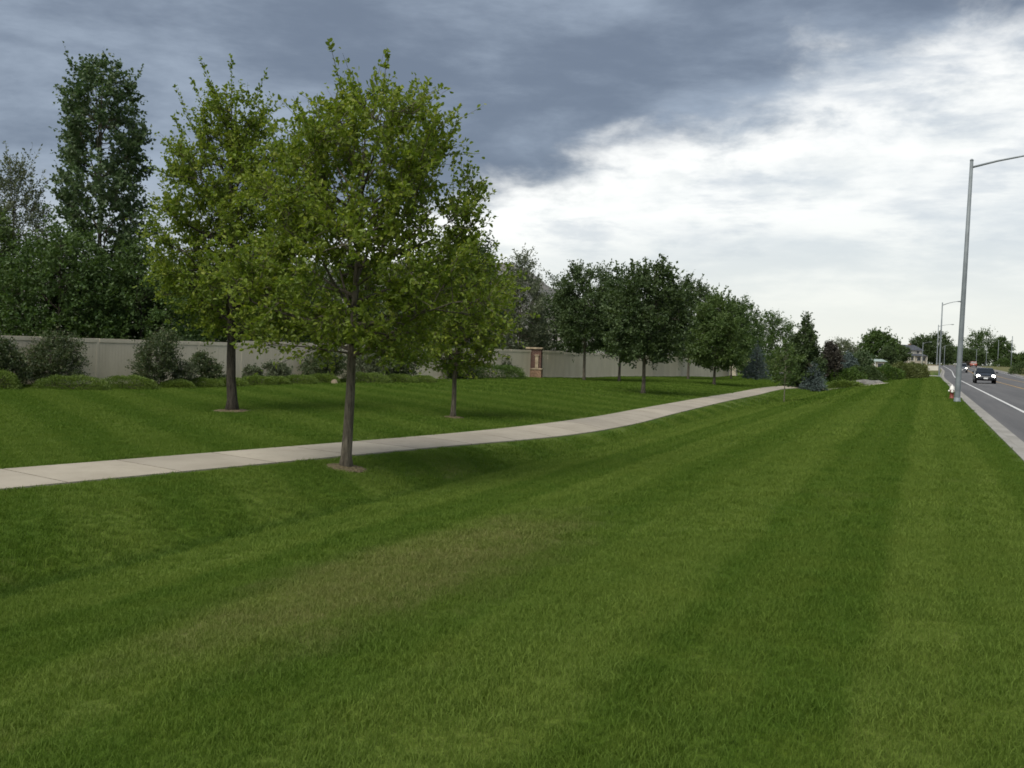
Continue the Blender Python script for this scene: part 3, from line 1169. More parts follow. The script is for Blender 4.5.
    Ls = leaf * rng.uniform(0.7, 1.25, len(P))
    lv, lq = leaf_arrays(P, A, Ls, Ls * aspect * rng.uniform(0.8, 1.2, len(P)), rng, hi)
    tr.build(stem_name, barkm, parent=root)
    if tw.n:
        tv = np.array(tw.v)
        quad_t = np.array([f for f in tw.f if len(f) == 4])
        verts = np.concatenate([lv, tv])
        faces = np.concatenate([lq, quad_t + len(lv)])
        midx = np.concatenate([np.zeros(len(lq), int), np.ones(len(quad_t), int)])
    else:
        verts, faces, midx = lv, lq, np.zeros(len(lq), int)
    cr_o = link(crown_name, mesh_np(crown_name, verts, [faces], [leafm, barkm], midx), root)
    return root


def bush(name, label, cat, loc, h, wx, wy, rotz, leaf, seed, leafm, n=3500, group=None, barkm='bark_dark', stems=9, aspect=0.35, square=2.0, ragged=0.12):
    """a dense mounded shrub or hedge: stems and foliage filling a lumpy volume"""
    rng = np.random.default_rng(seed)
    root = thing(name, label, cat, loc, rotz, group)
    d = unit(rng.normal(size=(n, 3)))
    d[:, 2] = np.abs(d[:, 2])
    e = square
    nrm = (np.abs(d[:, 0]) ** e + np.abs(d[:, 1]) ** e + np.abs(d[:, 2]) ** e) ** (1 / e)
    d = d / nrm[:, None]
    a1, a2 = rng.uniform(0, 6.28, 2)
    lump = 1 + ragged * (np.sin(5 * d[:, 0] * wx / max(wy, 0.1) + a1) * np.sin(4 * d[:, 1] + a2) + 0.6 * np.sin(9 * d[:, 0] + 7 * d[:, 2] + a2) + rng.normal(0, 0.35, n))
    r = rng.uniform(0.55, 1.0, n) ** 0.45 * lump
    P = d * r[:, None] * np.array([wx / 2, wy / 2, h])
    P[:, 2] = np.maximum(P[:, 2], 0.02)
    A = unit(d * np.array([1, 1, 0.8])) * 0.7 + unit(rng.normal(size=(n, 3))) * 0.7 + np.array([0, 0, 0.35])
    Ls = leaf * rng.uniform(0.7, 1.3, n)
    lv, lq = leaf_arrays(P, A, Ls, Ls * aspect, rng, False)
    st = MB()
    for k in range(stems):
        q = P[rng.integers(0, n)]
        b0 = np.array([rng.normal(0, 0.12 * wx), rng.normal(0, 0.12 * wy), -0.05])
        st.tube([b0, (b0 + q) / 2 + np.array([0, 0, 0.1 * h]), q * 0.85], [0.02, 0.014, 0.006], 4, cap=False)
    st.build('stem', barkm, parent=root)
    link('foliage', mesh_np('foliage', lv, [lq], [leafm]), root)
    return root


def spruce(name, label, loc, h, wd, seed, leafm='spruce_needle', n=5200, leaf=0.13, group=None):
    rng = np.random.default_rng(seed)
    root = thing(name, label, 'spruce', loc, 0, group)
    tr = MB()
    tr.tube([(0, 0, -0.1), (0, 0, h * 0.5), (0, 0, h * 0.98)], [0.05 * wd, 0.03 * wd, 0.006], 6)
    P_, A_ = [], []
    nw = 17
    for i in range(nw):
        u = (i + 0.3) / nw
        z = h * (0.04 + 0.90 * u)
        rad = wd / 2 * (1 - u) ** 0.85 * (1.0 if u > 0.1 else 0.92)
        nb = max(5, int(15 * (1 - u) + 5))
        for k in range(nb):
            phi = 6.283 * k / nb + i * 0.7 + rng.normal(0, 0.12)
            rr = rad * rng.uniform(0.82, 1.12)
            tip = np.array([rr * math.cos(phi), rr * math.sin(phi), z + 0.10 * rr + rng.normal(0, 0.02 * h)])
            st = np.array([0, 0, z + 0.04 * h])
            mid = (st + tip) / 2 + np.array([0, 0, -0.05 * h * (1 - u)])
            pts = bez(st, mid, tip, 5)
            tr.tube(pts, np.linspace(0.014, 0.004, 5), 3, cap=False)
            m = int(n / (nw * 13) * (0.4 + 1.6 * (1 - u)))
            uu = rng.uniform(0.15, 1.0, m) ** 0.7
            pp = np.array([[np.interp(a, np.linspace(0, 1, 5), pts[:, c]) for c in range(3)] for a in uu])
            pp += rng.normal(0, 0.045 * wd, (m, 3)) * np.array([1, 1, 0.5])
            P_.append(pp)
            A_.append(unit((tip - st)[None]) + unit(rng.normal(size=(m, 3))) * 0.9)
    P_.append(np.column_stack([rng.normal(0, 0.02, 40), rng.normal(0, 0.02, 40), h * rng.uniform(0.92, 1.02, 40)]))
    A_.append(np.tile([0, 0, 1.0], (40, 1)) + rng.normal(0, 0.5, (40, 3)))
    P = np.concatenate(P_)
    A = np.concatenate(A_)
    P[:, 2] = np.maximum(P[:, 2], 0.03)
    Ls = leaf * rng.uniform(0.7, 1.3, len(P))
    lv, lq = leaf_arrays(P, A, Ls, Ls * 0.35, rng, False)
    tr.build('trunk', 'bark_dark', parent=root)
    link('crown', mesh_np('crown', lv, [lq], [leafm]), root)
    return root


MULCH = []


def mulch(px, Y, r, lbl):
    x, y, z = spot(px, Y)
    MULCH.append((x, y, r * 0.8))
    rng = np.random.default_rng(int(px))
    vs = [(x, y, z + 0.05)]
    n = 28
    for ring, (f, dz_) in enumerate(((0.45, 0.045), (0.8, 0.03), (1.0, 0.006))):
        for k in range(n):
            g = 6.283 * k / n
            rr = r * f * (1 + (0.10 * math.sin(3 * g + px) + rng.normal(0, 0.05)) * (ring > 0))
            a, b = x + rr * math.cos(g), y + rr * math.sin(g)
            vs.append((a, b, float(ground(a, b)) + dz_ + rng.normal(0, 0.006)))
    f3 = np.array([(0, 1 + k, 1 + (k + 1) % n) for k in range(n)])
    f4 = np.array([(1 + L * n + k, 1 + (L + 1) * n + k, 1 + (L + 1) * n + (k + 1) % n, 1 + L * n + (k + 1) % n) for L in range(2) for k in range(n)])
    tag(link('mulch_ring', mesh_np('mulch_ring', np.array(vs), [f3, f4], ['mulch'])), lbl, 'mulch', kind='structure')


# the three young oaks in front
mulch(346, 15.9, 0.34, 'bare mulch ring around the nearest tree')
mulch(232, 26.6, 0.50, 'bare mulch ring around the tree behind the path')
mulch(453, 27.2, 0.32, 'bare mulch ring around the small slender tree')
LEAFY = 'young leafy trees on the lawn'
make_tree('oak_tree', 'large yellow green leafy tree standing on the near side of the footpath', 'tree', spot(346, 15.9), 6.15, 4.1, 0.305, 'broad', 0.078, 11,
          'oak_leaf', 'bark', 0.090, n1=26, n2=160, k3=13, lp=19, shoots=44, clump=0.066, lean=(0.22, 0), hi=True, twigs=True, group=LEAFY, upness=0.5)
make_tree('oak_tree', 'tall yellow green tree with dark trunk on the lawn behind the footpath', 'tree', spot(232, 26.6), 8.9, 4.2, 0.24, 'oak', 0.095, 23,
          'oak_leaf', 'bark_dark', 0.140, n1=24, n2=240, k3=11, lp=15, shoots=34, clump=0.065, lean=(-0.2, 0), hi=True, twigs=True, group=LEAFY, upness=0.5)
make_tree('oak_tree', 'small slender tree with thin trunk just beyond the footpath', 'tree', spot(453, 27.2), 5.4, 2.9, 0.26, 'oak', 0.09, 37,
          'oak_leaf', 'bark', 0.075, n1=16, n2=165, k3=10, lp=12, shoots=10, clump=0.075, lean=(0.1, 0), hi=True, twigs=True, group=LEAFY)

# dark crabapples and ashes along the wall and path
MIDT = 'dark green trees by the wall'
mids = [
    ('lawn_tree', 'dark round tree on the lawn closest to the footpath bend', 643, 47, 6.3, 4.1, 0.27, 'broad', 'dark_leaf', 0.10, 41, 12),
    ('lawn_tree', 'dark tree against the wall next to the brick pillar', 584, 63, 7.5, 4.5, 0.29, 'broad', 'dark_leaf', 0.10, 42, 8),
    ('lawn_tree', 'dark tree with forked trunk against the wall behind the round tree', 619, 64, 6.2, 4.2, 0.31, 'broad', 'dark_leaf', 0.09, 43, 6),
    ('lawn_tree', 'dark tree with tall ragged top by the wall behind the round tree', 688, 80, 8.1, 4.6, 0.27, 'broad', 'dark_leaf', 0.10, 44, 14),
    ('lawn_tree', 'broad mid green tree on the lawn where the wall ends', 714, 65, 6.1, 3.9, 0.20, 'oak', 'ash_leaf', 0.10, 45, 8),
    ('lawn_tree', 'slim dark tree rising behind the broad mid green tree', 731, 86, 7.2, 3.6, 0.20, 'upright', 'mid_leaf', 0.08, 46, 10),
]
for nm, lb, px, Y, h, wd, cb, pf, lm, tr_, sd_, sh in mids:
    make_tree(nm, lb, 'tree', spot(px, Y), h, wd, cb, pf, 0.155, sd_, lm, 'bark', tr_, n1=16, n2=165, k3=12, lp=13, shoots=sh, clump=0.075, group=MIDT)

make_tree('sapling', 'small yellow green sapling with thin stem at the path bend', 'sapling', spot(784, 50), 3.15, 1.75, 0.30, 'oak', 0.12, 51, 'ash_leaf', 'bark_pale', 0.030,
          n1=10, n2=60, k3=6, lp=8, shoots=4, clump=0.085)
make_tree('pyramidal_tree', 'dark pyramidal tree with pale trunk beside the blue spruces', 'tree', spot(803, 70), 5.2, 2.9, 0.12, 'pyramid', 0.17, 52, 'dark_leaf', 'bark_pale', 0.07,
          n1=16, n2=170, k3=9, lp=10, shoots=8, clump=0.08)
make_tree('plum_tree', 'dark purple leaved tree behind the blue spruces', 'tree', spot(829, 92), 3.9, 1.9, 0.12, 'oak', 0.16, 53, 'plum_leaf', 'bark_dark', 0.07,
          n1=14, n2=120, k3=9, lp=10, shoots=8, clump=0.09)
spruce('blue_spruce', 'blue spruce standing by the end of the wall', spot(756, 88), 3.5, 2.7, 61)
spruce('blue_spruce', 'wide low blue spruce beside the pyramidal tree', spot(813, 69), 2.35, 2.0, 62)
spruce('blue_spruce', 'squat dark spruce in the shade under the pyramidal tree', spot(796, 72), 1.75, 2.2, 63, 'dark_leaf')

# trees beyond the wall
BACK = 'trees behind the wall'
backs = [
    ('cottonwood_tree', 'very tall narrow cottonwood towering behind the wall', 98, 46, 15.2, 4.9, 0.10, 'column', 'cottonwood_leaf', 'bark', 0.19, 71, 5, 270, 0.16, 0.055),
    ('sparse_tree', 'sparse grey green tree behind the wall beside the cottonwood', 12, 47, 10.6, 4.8, 0.10, 'upright', 'grey_leaf', 'bark', 0.12, 72, 34, 150, 0.15, 0.07),
    ('leafy_tree', 'green bushy tree behind the wall at the picture edge', -32, 44, 8.0, 5.6, 0.08, 'round', 'ash_leaf', 'bark_dark', 0.14, 73, 6, 120, 0.18, 0.08),
    ('leafy_tree', 'green bushy tree at the foot of the cottonwood', 58, 43, 6.6, 5.4, 0.06, 'round', 'mid_leaf', 'bark_dark', 0.14, 74, 8, 130, 0.17, 0.08),
    ('leafy_tree', 'mid green bushy tree behind the wall past the cottonwood', 140, 45, 6.4, 5.0, 0.06, 'oak', 'mid_leaf', 'bark_dark', 0.12, 75, 10, 130, 0.16, 0.08),
    ('leafy_tree', 'olive bushy tree behind the tall tree beyond the footpath', 192, 49, 6.2, 5.2, 0.06, 'round', 'ash_leaf', 'bark_dark', 0.12, 76, 8, 120, 0.17, 0.08),
    ('leafy_tree', 'dark bushy tree behind the wall between the two largest lawn trees', 268, 52, 6.3, 6.0, 0.06, 'round', 'dark_leaf', 'bark_dark', 0.12, 77, 6, 120, 0.18, 0.08),
    ('leafy_tree', 'dark bushy tree behind the wall hidden by the nearest tree', 335, 57, 7.0, 6.0, 0.06, 'round', 'dark_leaf', 'bark_dark', 0.12, 78, 6, 120, 0.18, 0.08),
    ('leafy_tree', 'dark bushy tree behind the wall beside the slender tree', 410, 62, 7.0, 6.4, 0.06, 'round', 'mid_leaf', 'bark_dark', 0.12, 79, 6, 120, 0.18, 0.08),
    ('leafy_tree', 'tall dark tree showing past the slender tree', 476, 66, 9.6, 4.2, 0.08, 'upright', 'dark_leaf', 'bark_dark', 0.12, 80, 12, 130, 0.18, 0.075),
    ('willow_tree', 'feathery grey green tree behind the wall left of the brick pillar', 518, 73, 9.3, 4.8, 0.06, 'upright', 'grey_leaf', 'bark', 0.12, 81, 22, 170, 0.17, 0.075),
    ('leafy_tree', 'dark bushy tree behind the wall right of the brick pillar', 556, 77, 6.6, 5.2, 0.06, 'round', 'dark_leaf', 'bark_dark', 0.12, 82, 6, 120, 0.18, 0.08),
    ('leafy_tree', 'dark bushy tree filling the gap behind the forked tree', 655, 92, 7.6, 6.0, 0.06, 'round', 'dark_leaf', 'bark_dark', 0.12, 83, 8, 120, 0.19, 0.08),
    ('leafy_tree', 'tall green tree with two thin spires behind the end of the wall', 745, 108, 8.8, 4.4, 0.06, 'upright', 'mid_leaf', 'bark_dark', 0.12, 84, 22, 110, 0.17, 0.07),
    ('leafy_tree', 'rounded green tree behind the blue spruce at the end of the wall', 770, 122, 8.0, 6.2, 0.05, 'round', 'mid_leaf', 'bark_dark', 0.14, 85, 10, 120, 0.20, 0.08),
]
for nm, lb, px, Y, h, wd, cb, pf, lm, bm_, tr_, sd_, sh, n2_, lf, cl_ in backs:
    make_tree(nm, lb, 'tree', spot(px, Y), h, wd, cb, pf, lf, sd_, lm, bm_, tr_, n1=18, n2=int(n2_ * 1.45), k3=10, lp=10, shoots=sh, clump=cl_, group=BACK,
              aspect=0.85 if 'cotton' in nm else (0.45 if lm == 'grey_leaf' else 0.6))

# far trees down the road
FAR = 'far trees down the road'
fars = [
    ('blue green conifer shaped tree far behind the hedge', 847, 165, 3.4, 3.0, 'pyramid', 'spruce_needle', 0),
    ('rounded blue green tree far behind the hedge', 861, 170, 3.6, 3.4, 'round', 'cottonwood_leaf', 0),
    ('pale green tree just behind the plum leaved tree', 840, 205, 6.2, 7.0, 'round', 'grey_leaf', 3),
    ('large cottonwood far behind the hedges left of the house', 877, 235, 9.0, 8.4, 'round', 'mid_leaf', 8),
    ('dark low tree in front of the large far cottonwood', 888, 190, 4.9, 4.0, 'oak', 'dark_leaf', 3),
    ('dark rounded tree touching the side of the far house', 896, 290, 5.2, 7.0, 'round', 'dark_leaf', 3),
    ('dark tree behind the roof of the far house', 921, 345, 10.2, 9.0, 'round', 'dark_leaf', 6),
    ('tall dark tree beside the far house behind the lamp posts', 938, 350, 11.6, 10.5, 'oak', 'dark_leaf', 8),
    ('low green tree between the lamp posts at the road end', 955, 420, 7.2, 12.0, 'round', 'mid_leaf', 4),
    ('low blue green tree under the biggest far cottonwood', 972, 395, 6.6, 11.0, 'round', 'dark_leaf', 4),
    ('biggest cottonwood at the end of the road', 981, 405, 14.8, 13.5, 'round', 'mid_leaf', 10),
    ('second cottonwood at the end of the road with ragged crown', 1000, 400, 12.2, 8.5, 'upright', 'mid_leaf', 10),
    ('small dark tree at the roadside beyond the utility pole', 1014, 330, 4.2, 6.0, 'round', 'dark_leaf', 2),
    ('small dark tree nearest the road edge on the far verge', 1030, 310, 4.6, 7.0, 'round', 'mid_leaf', 2),
]
for i, (lb, px, Y, h, wd, pf, lm, sh) in enumerate(fars):
    make_tree('far_tree', lb, 'tree', spot(px, Y), h, wd, 0.08, pf, 0.50 if Y > 220 else 0.28, 100 + i, lm, 'bark_dark', 0.16, n1=14, n2=130, k3=9, lp=10, shoots=sh,
              clump=0.085, group=FAR, hollow=0.3)
# a distant tree line closing the horizon
rng = np.random.default_rng(9)
wp, wa = [], []
for k in range(320):
    px = rng.uniform(-900, 2200)
    Y = rng.uniform(620, 800)
    x = (px - 512) / F_PX * Y
    z = 1.9
    h = rng.uniform(5, 10)
    n = 60
    d = unit(rng.normal(size=(n, 3)))
    wp.append(np.array([x, Y, z + h * 0.45]) + d * np.array([h * 0.7, h * 0.7, h * 0.5]) * rng.uniform(0.4, 1, (n, 1)))
    wa.append(d)
wp, wa = np.concatenate(wp), np.concatenate(wa)
lv, lq = leaf_arrays(wp, wa, rng.uniform(1.2, 2.6, len(wp)), rng.uniform(1, 2, len(wp)), rng, False)
tag(link('distant_wood', mesh_np('distant_wood', lv, [lq], ['mid_leaf'])), 'distant dark tree line closing the horizon', 'wood', kind='stuff')

# shrubs before the wall
SHR = 'loose shrubs in front of the wall'
shrubs = [
    ('tall loose shrub before the wall nearest the picture edge', 12, 33.6, 1.75, 1.6),
    ('broad dark shrub behind the second low mound', 60, 35.3, 1.9, 1.95),
    ('tallest dark shrub standing before the wall', 147, 37.6, 2.15, 1.8),
    ('small twiggy shrub beside the tallest shrub', 180, 38.6, 0.95, 1.05),
    ('upright shrub partly behind the dark trunk behind the footpath', 217, 40.2, 1.35, 1.1),
    ('tiny twiggy shrub just past the dark trunk behind the footpath', 251, 42.2, 0.72, 0.75),
    ('low twiggy shrub halfway between the two big trunks', 282, 43.8, 0.85, 1.15),
    ('wide loose shrub beside the nearest tree trunk', 320, 45.6, 1.5, 1.9),
    ('pale loose shrub showing past the nearest tree trunk', 364, 48.2, 1.75, 2.2),
    ('rounded dark shrub under the nearest tree branches', 396, 50.4, 1.7, 2.0),
    ('dark shrub behind the slender tree trunk', 464, 56.6, 1.5, 2.0),
    ('upright shrub behind the clipped hedge by the brick pillar', 501, 61.5, 1.75, 1.6),
]
for i, (lb, px, Y, h, wd) in enumerate(shrubs):
    make_tree('shrub', lb, 'shrub', spot(px, Y), h, wd, 0.06, 'vase' if h < 1.2 else 'round', 0.085 if Y < 42 else 0.10, 200 + i, 'grey_leaf' if i in (3, 5, 6, 8) else 'shrub_leaf', 'bark',
              0.022, n1=0, n2=60 if h < 1.2 else 140, k3=8, lp=8 if h < 1.2 else 11, shoots=8, clump=0.10, stems=6, crown_name='foliage', stem_name='stem', group=SHR, aspect=0.5, hollow=0.1)
JUN = 'low clipped junipers before the wall'
jun = [
    ('low juniper mound at the edge of the picture', -4, 32.3, 0.60, 1.5),
    ('long low juniper mound in front of the broad dark shrub', 72, 33.9, 0.46, 2.5),
    ('long low juniper mound in front of the tallest shrub', 128, 35.7, 0.46, 2.0),
    ('flat juniper mound in front of the small twiggy shrub', 178, 37.6, 0.30, 1.3),
    ('flat juniper mound just before the dark trunk behind the footpath', 203, 38.8, 0.34, 1.6),
    ('flat juniper mound behind the dark trunk behind the footpath', 230, 40.0, 0.34, 1.5),
    ('flat juniper mound in front of the tiny twiggy shrub', 258, 41.4, 0.38, 1.7),
    ('short juniper mound in front of the low twiggy shrub', 277, 42.4, 0.32, 1.1),
    ('flat juniper mound past the low twiggy shrub', 299, 43.3, 0.36, 1.7),
    ('flat juniper mound touching the nearest tree trunk', 322, 44.5, 0.40, 1.5),
    ('long juniper mound in front of the pale loose shrub', 366, 46.4, 0.46, 2.4),
    ('long juniper mound in front of the rounded dark shrub', 397, 48.3, 0.40, 2.0),
    ('last juniper mound of the row toward the slender tree', 422, 49.8, 0.34, 1.5),
]
for i, (lb, px, Y, h, wd) in enumerate(jun):
    bush('juniper', lb, 'juniper', spot(px, Y), h * 1.05, wd, 1.2, R(20), 0.06, 300 + i, 'juniper_needle', 6000, JUN, square=2.6, ragged=0.06)
bush('clipped_hedge', 'long clipped green hedge beside the brick pillar', 'hedge', spot(499, 58.6), 0.80, 3.3, 1.4, R(20), 0.10, 330, 'hedge_leaf', 5000, square=3.5, ragged=0.05)

HED = 'hedges at the end of the lawn'
for i, (lb, px, Y, h, wx, wy, lm, sq_) in enumerate([
    ('tall dark green hedge beside the plum leaved tree', 844, 92, 1.55, 3.9, 2.4, 'hedge_leaf', 2.6),
    ('tall dark green hedge in the middle of the row', 864, 94, 1.6, 3.9, 2.4, 'dark_leaf', 2.6),
    ('mid green hedge below the far house', 886, 98, 1.5, 3.9, 2.6, 'hedge_leaf', 2.3),
    ('yellow green loose hedge below the far house', 902, 102, 1.7, 3.9, 2.8, 'yellow_hedge_leaf', 2.0),
    ('yellow green hedge closest to the lamp posts', 914, 106, 1.65, 3.0, 2.8, 'yellow_hedge_leaf', 2.0),
    ('low clipped hedge curving in front of the dark hedges', 845, 76, 0.55, 2.6, 1.0, 'juniper_needle', 2.8),
]):
    bush('hedge', lb, 'hedge', spot(px, Y), h, wx, wy, 0, 0.17 if h > 1 else 0.11, 340 + i, lm, 4200, HED, square=sq_, ragged=0.10, aspect=0.55)
bush('roadside_bush', 'dark bush on the far road verge at the picture edge', 'bush', spot(1024, 175), 2.2, 5.0, 3.5, 0, 0.25, 360, 'dark_leaf', 3000, aspect=0.55)
bush('roadside_bush', 'olive bush on the far road verge below the utility pole', 'bush', spot(1004, 320), 2.6, 7.0, 3.5, 0, 0.3, 361, 'mid_leaf', 2600, aspect=0.55)
bush('roadside_bush', 'low dark bush at the bend beyond the red car', 'bush', spot(968, 372), 1.8, 6.0, 3.5, 0, 0.3, 362, 'plum_leaf', 2200, aspect=0.55)


def rock(name, label, loc, dims, seed, m):
    bm = bmesh.new()
    bmesh.ops.create_icosphere(bm, subdivisions=3, radius=1.0)
    r = np.random.default_rng(seed)
    ks = r.normal(size=(6, 3)) * 2.2
    ph = r.uniform(0, 6.28, 6)
    for v in bm.verts:
        c = np.array(v.co)
        f = 1 + 0.09 * sum(math.sin(float(c @ k) + p) for k, p in zip(ks, ph)) / 1.5
        v.co = Vector((c[0] * f * dims[0] / 2, c[1] * f * dims[1] / 2, max(c[2] * f, -0.3) * dims[2]))
    me = bpy.data.meshes.new(name)
    bm.to_mesh(me)
    bm.free()
    me.materials.append(MATS[m])
    o = link(name, me, None, loc)
    tag(o, label, 'rock')


rock('boulder', 'small tan boulder beside the nearest tree trunk by the junipers', spot(334, 44.0, 0.04), (0.32, 0.26, 0.17), 1, 'boulder')
rock('boulder', 'long pale grey rock slab in front of the dark hedges', spot(862, 84, 0.03), (2.3, 1.5, 0.42), 2, 'grey_stone')
rock('boulder', 'small pale grey rock beside the rock slab', spot(875, 86, 0.02), (1.4, 0.9, 0.28), 3, 'grey_stone')

# ------------------------------------------------------------------ the wall-like fence
fc = catmull([(-34.0, 12.0), (-24.0, 26.0), (-14.4, 40.6), (-5.6, 53.5), (2.6, 66.0), (11.6, 82.5), (19.6, 99.0), (25.6, 112)], 0.25)
fl = np.concatenate([[0], np.cumsum(np.linalg.norm(np.diff(fc, axis=0), axis=1))])
PL, FH = 2.4, 1.85
fence = thing('fence', 'long cream board fence with capped panels running behind the lawn', 'fence', (fc[0][0], fc[0][1], 0))
pm = MB()
nb = 16
bw = (PL - 0.14) / nb
for k in range(nb):
    pm.box((0.07 + bw * (k + 0.5), 0, 0.03 + (FH - 0.16) / 2), (bw - 0.010, 0.044, FH - 0.16))
pm.box((PL / 2, 0, 0.03 + (FH - 0.16) / 2), (PL - 0.142, 0.030, FH - 0.165))
panel_me = pm.mesh('panel', 'fence_board')
rm = MB()
rm.box((PL / 2, 0, FH - 0.075), (PL - 0.138, 0.09, 0.15), bev=0.004)
rail_me = rm.mesh('top_rail', 'fence_board')
rm = MB()
rm.box((PL / 2, 0, 0.09), (PL - 0.143, 0.075, 0.14), bev=0.01)
low_me = rm.mesh('bottom_rail', 'fence_board')
po = MB()
po.box((0, 0, FH / 2 - 0.1), (0.138, 0.062, FH + 0.205), bev=0.01)
post_me = po.mesh('post', 'fence_board')
npan = int(fl[-1] / PL)
fz = []
for k in range(npan + 1):
    l = k * PL
    x, y = np.interp(l, fl, fc[:, 0]), np.interp(l, fl, fc[:, 1])
    x2, y2 = np.interp(l + PL, fl, fc[:, 0]), np.interp(l + PL, fl, fc[:, 1])
    a = math.atan2(y2 - y, x2 - x) if k < npan else a
    # panels step down in groups of four
    k4 = (k // 4) * 4 + 2
    xm, ym = np.interp(k4 * PL, fl, fc[:, 0]), np.interp(k4 * PL, fl, fc[:, 1])
    z = float(ground(xm, ym)) - 0.02
    loc = (x - fc[0][0], y - fc[0][1], z)
    for nm, me in (('post', post_me),) + ((('panel', panel_me), ('top_rail', rail_me), ('bottom_rail', low_me)) if k < npan else ()):
        o = link(nm, me, fence, loc, a)

# brick pillar standing in front of it
x, y, z = spot(534, 64.0)
pil = thing('brick_pillar', 'brick and sandstone pillar with flat cap in front of the cream fence', 'pillar', (x, y, z), R(-8))
m = MB(); m.box((0, 0, 1.22), (0.95, 0.80, 1.36)); m.build('brick_shaft', 'brick', parent=pil)
m = MB(); m.box((0, 0, 0.24), (1.04, 0.92, 0.62), bev=0.02); m.build('plinth', 'buff_brick', parent=pil)
m = MB(); m.box((0, 0, 0.595), (1.12, 1.0, 0.09), bev=0.015); m.build('ledge', 'sandstone', parent=pil)
m = MB(); m.box((0, 0, 1.96), (1.12, 1.0, 0.12), bev=0.02); m.build('cap', 'sandstone', parent=pil)
for dx_, hh in ((-0.42, 0.78), (0.20, 0.82)):
    m = MB(); m.box((dx_, -0.42, 0.641 + hh / 2), (0.22, 0.10, hh), bev=0.01); o = m.build('pilaster', 'sandstone', parent=pil)
    m = MB(); m.box((dx_, -0.43, 0.645 + hh + 0.04), (0.29, 0.14, 0.08), bev=0.01); m.build('pilaster_cap', 'sandstone', parent=o)
# broad end pillar of the fence
x, y = fc[-1]
ep = thing('end_pillar', 'plain cream pillar closing the fence next to the blue spruce', 'pillar', (x + 0.3, y + 0.4, float(ground(x, y)) - 0.05), R(-25))
m = MB(); m.box((0, 0, 1.0), (0.75, 0.75, 2.0), bev=0.02); m.build('shaft', 'fence_board', parent=ep)
m = MB(); m.box((0, 0, 2.05), (0.9, 0.9, 0.12), bev=0.02); m.build('cap', 'fence_board', parent=ep)
# cream stone sign pillar down by the hedges
x, y, z = spot(835.5, 118)
sp = thing('sign_pillar', 'pale stone gate pillar behind the dark hedge', 'pillar', (x, y, z))
m = MB(); m.box((0, 0, 0.85), (0.62, 0.62, 1.9), bev=0.02); m.build('shaft', 'sandstone', parent=sp)
m = MB(); m.box((0, 0, 1.86), (0.74, 0.74, 0.12), bev=0.02); m.build('band', 'buff_brick', parent=sp)
m = MB(); m.box((0, 0, 2.33), (0.60, 0.60, 0.80), bev=0.02); m.build('upper_block', 'house_trim', parent=sp)
m = MB(); m.box((0, 0, 2.79), (0.74, 0.74, 0.11), bev=0.02); m.build('cap', 'sandstone', parent=sp)
x, y, z = spot(933, 188)
lw = thing('entrance_wall', 'low tan entrance wall beside the road near the far house', 'wall', (x, y, z))
m = MB(); m.box((0, 0, 0.42), (1.9, 0.4, 1.1), bev=0.03); m.build('wall_body', 'house_trim', parent=lw)
m = MB(); m.box((0, 0, 1.02), (2.05, 0.52, 0.1), bev=0.02); m.build('coping', 'sandstone', parent=lw)


# ------------------------------------------------------------------ street lamps, hydrant, pole
def street_lamp(label, px, Y, H=10.0, side=1, r=0.115, arm=2.6, ang=None, group='street lamps along the road', lean=0.0):
    x, y, z = spot(px, Y)
    root = thing('street_lamp', label, 'street lamp', (x, y, z), (-RD if ang is None else ang))
    root.rotation_euler = (0, lean, (-RD if ang is None else ang))
    root['group'] = group
    m = MB()
    m.tube([(0, 0, -0.1), (0, 0, 0.25), (0, 0, H * 0.5), (0, 0, H)], [r * 1.05, r, r * 0.80, r * 0.58], 14)
    m.build('pole', 'galvanised', parent=root)
    m = MB()
    m.lathe([(r * 1.3, 0.0), (r * 1.3, 0.05), (r * 1.15, 0.08), (r * 1.06, 0.2)], 14)
    m.build('base_flange', 'galvanised', parent=root)
    m = MB()
    m.lathe([(r * 0.62, H - 0.02), (r * 0.62, H + 0.03), (r * 0.3, H + 0.07)], 12)
    m.build('pole_cap', 'galvanised', parent=root)
    m = MB()
    m.tube([(0, 0, H - 0.28), (side * arm * 0.35, 0, H - 0.05), (side * arm * 0.7, 0, H + 0.12), (side * arm, 0, H + 0.2)], [0.045, 0.04, 0.034, 0.03], 8)
    a = m.build('arm', 'galvanised', parent=root)
    m = MB()
    m.box((side * (arm + 0.28), 0, H + 0.2), (0.72, 0.26, 0.13), bev=0.05, taper=0.8)
    m.build('lamp_head', 'galvanised', parent=root)
    m = MB()
    m.lathe([(0.05, H + 0.07), (0.11, H + 0.10), (0.12, H + 0.134)], 12, 0, (side * (arm + 0.34), 0, 0))
    m.build('lens', 'lamp_glass', parent=root)
    if Y < 150:
        m = MB()
        m.box((0, -r * 0.985, 0.62), (r * 0.9, 0.02, 0.24), bev=0.006)
        m.build('hand_hole_cover', 'galvanised', parent=root)
    return root


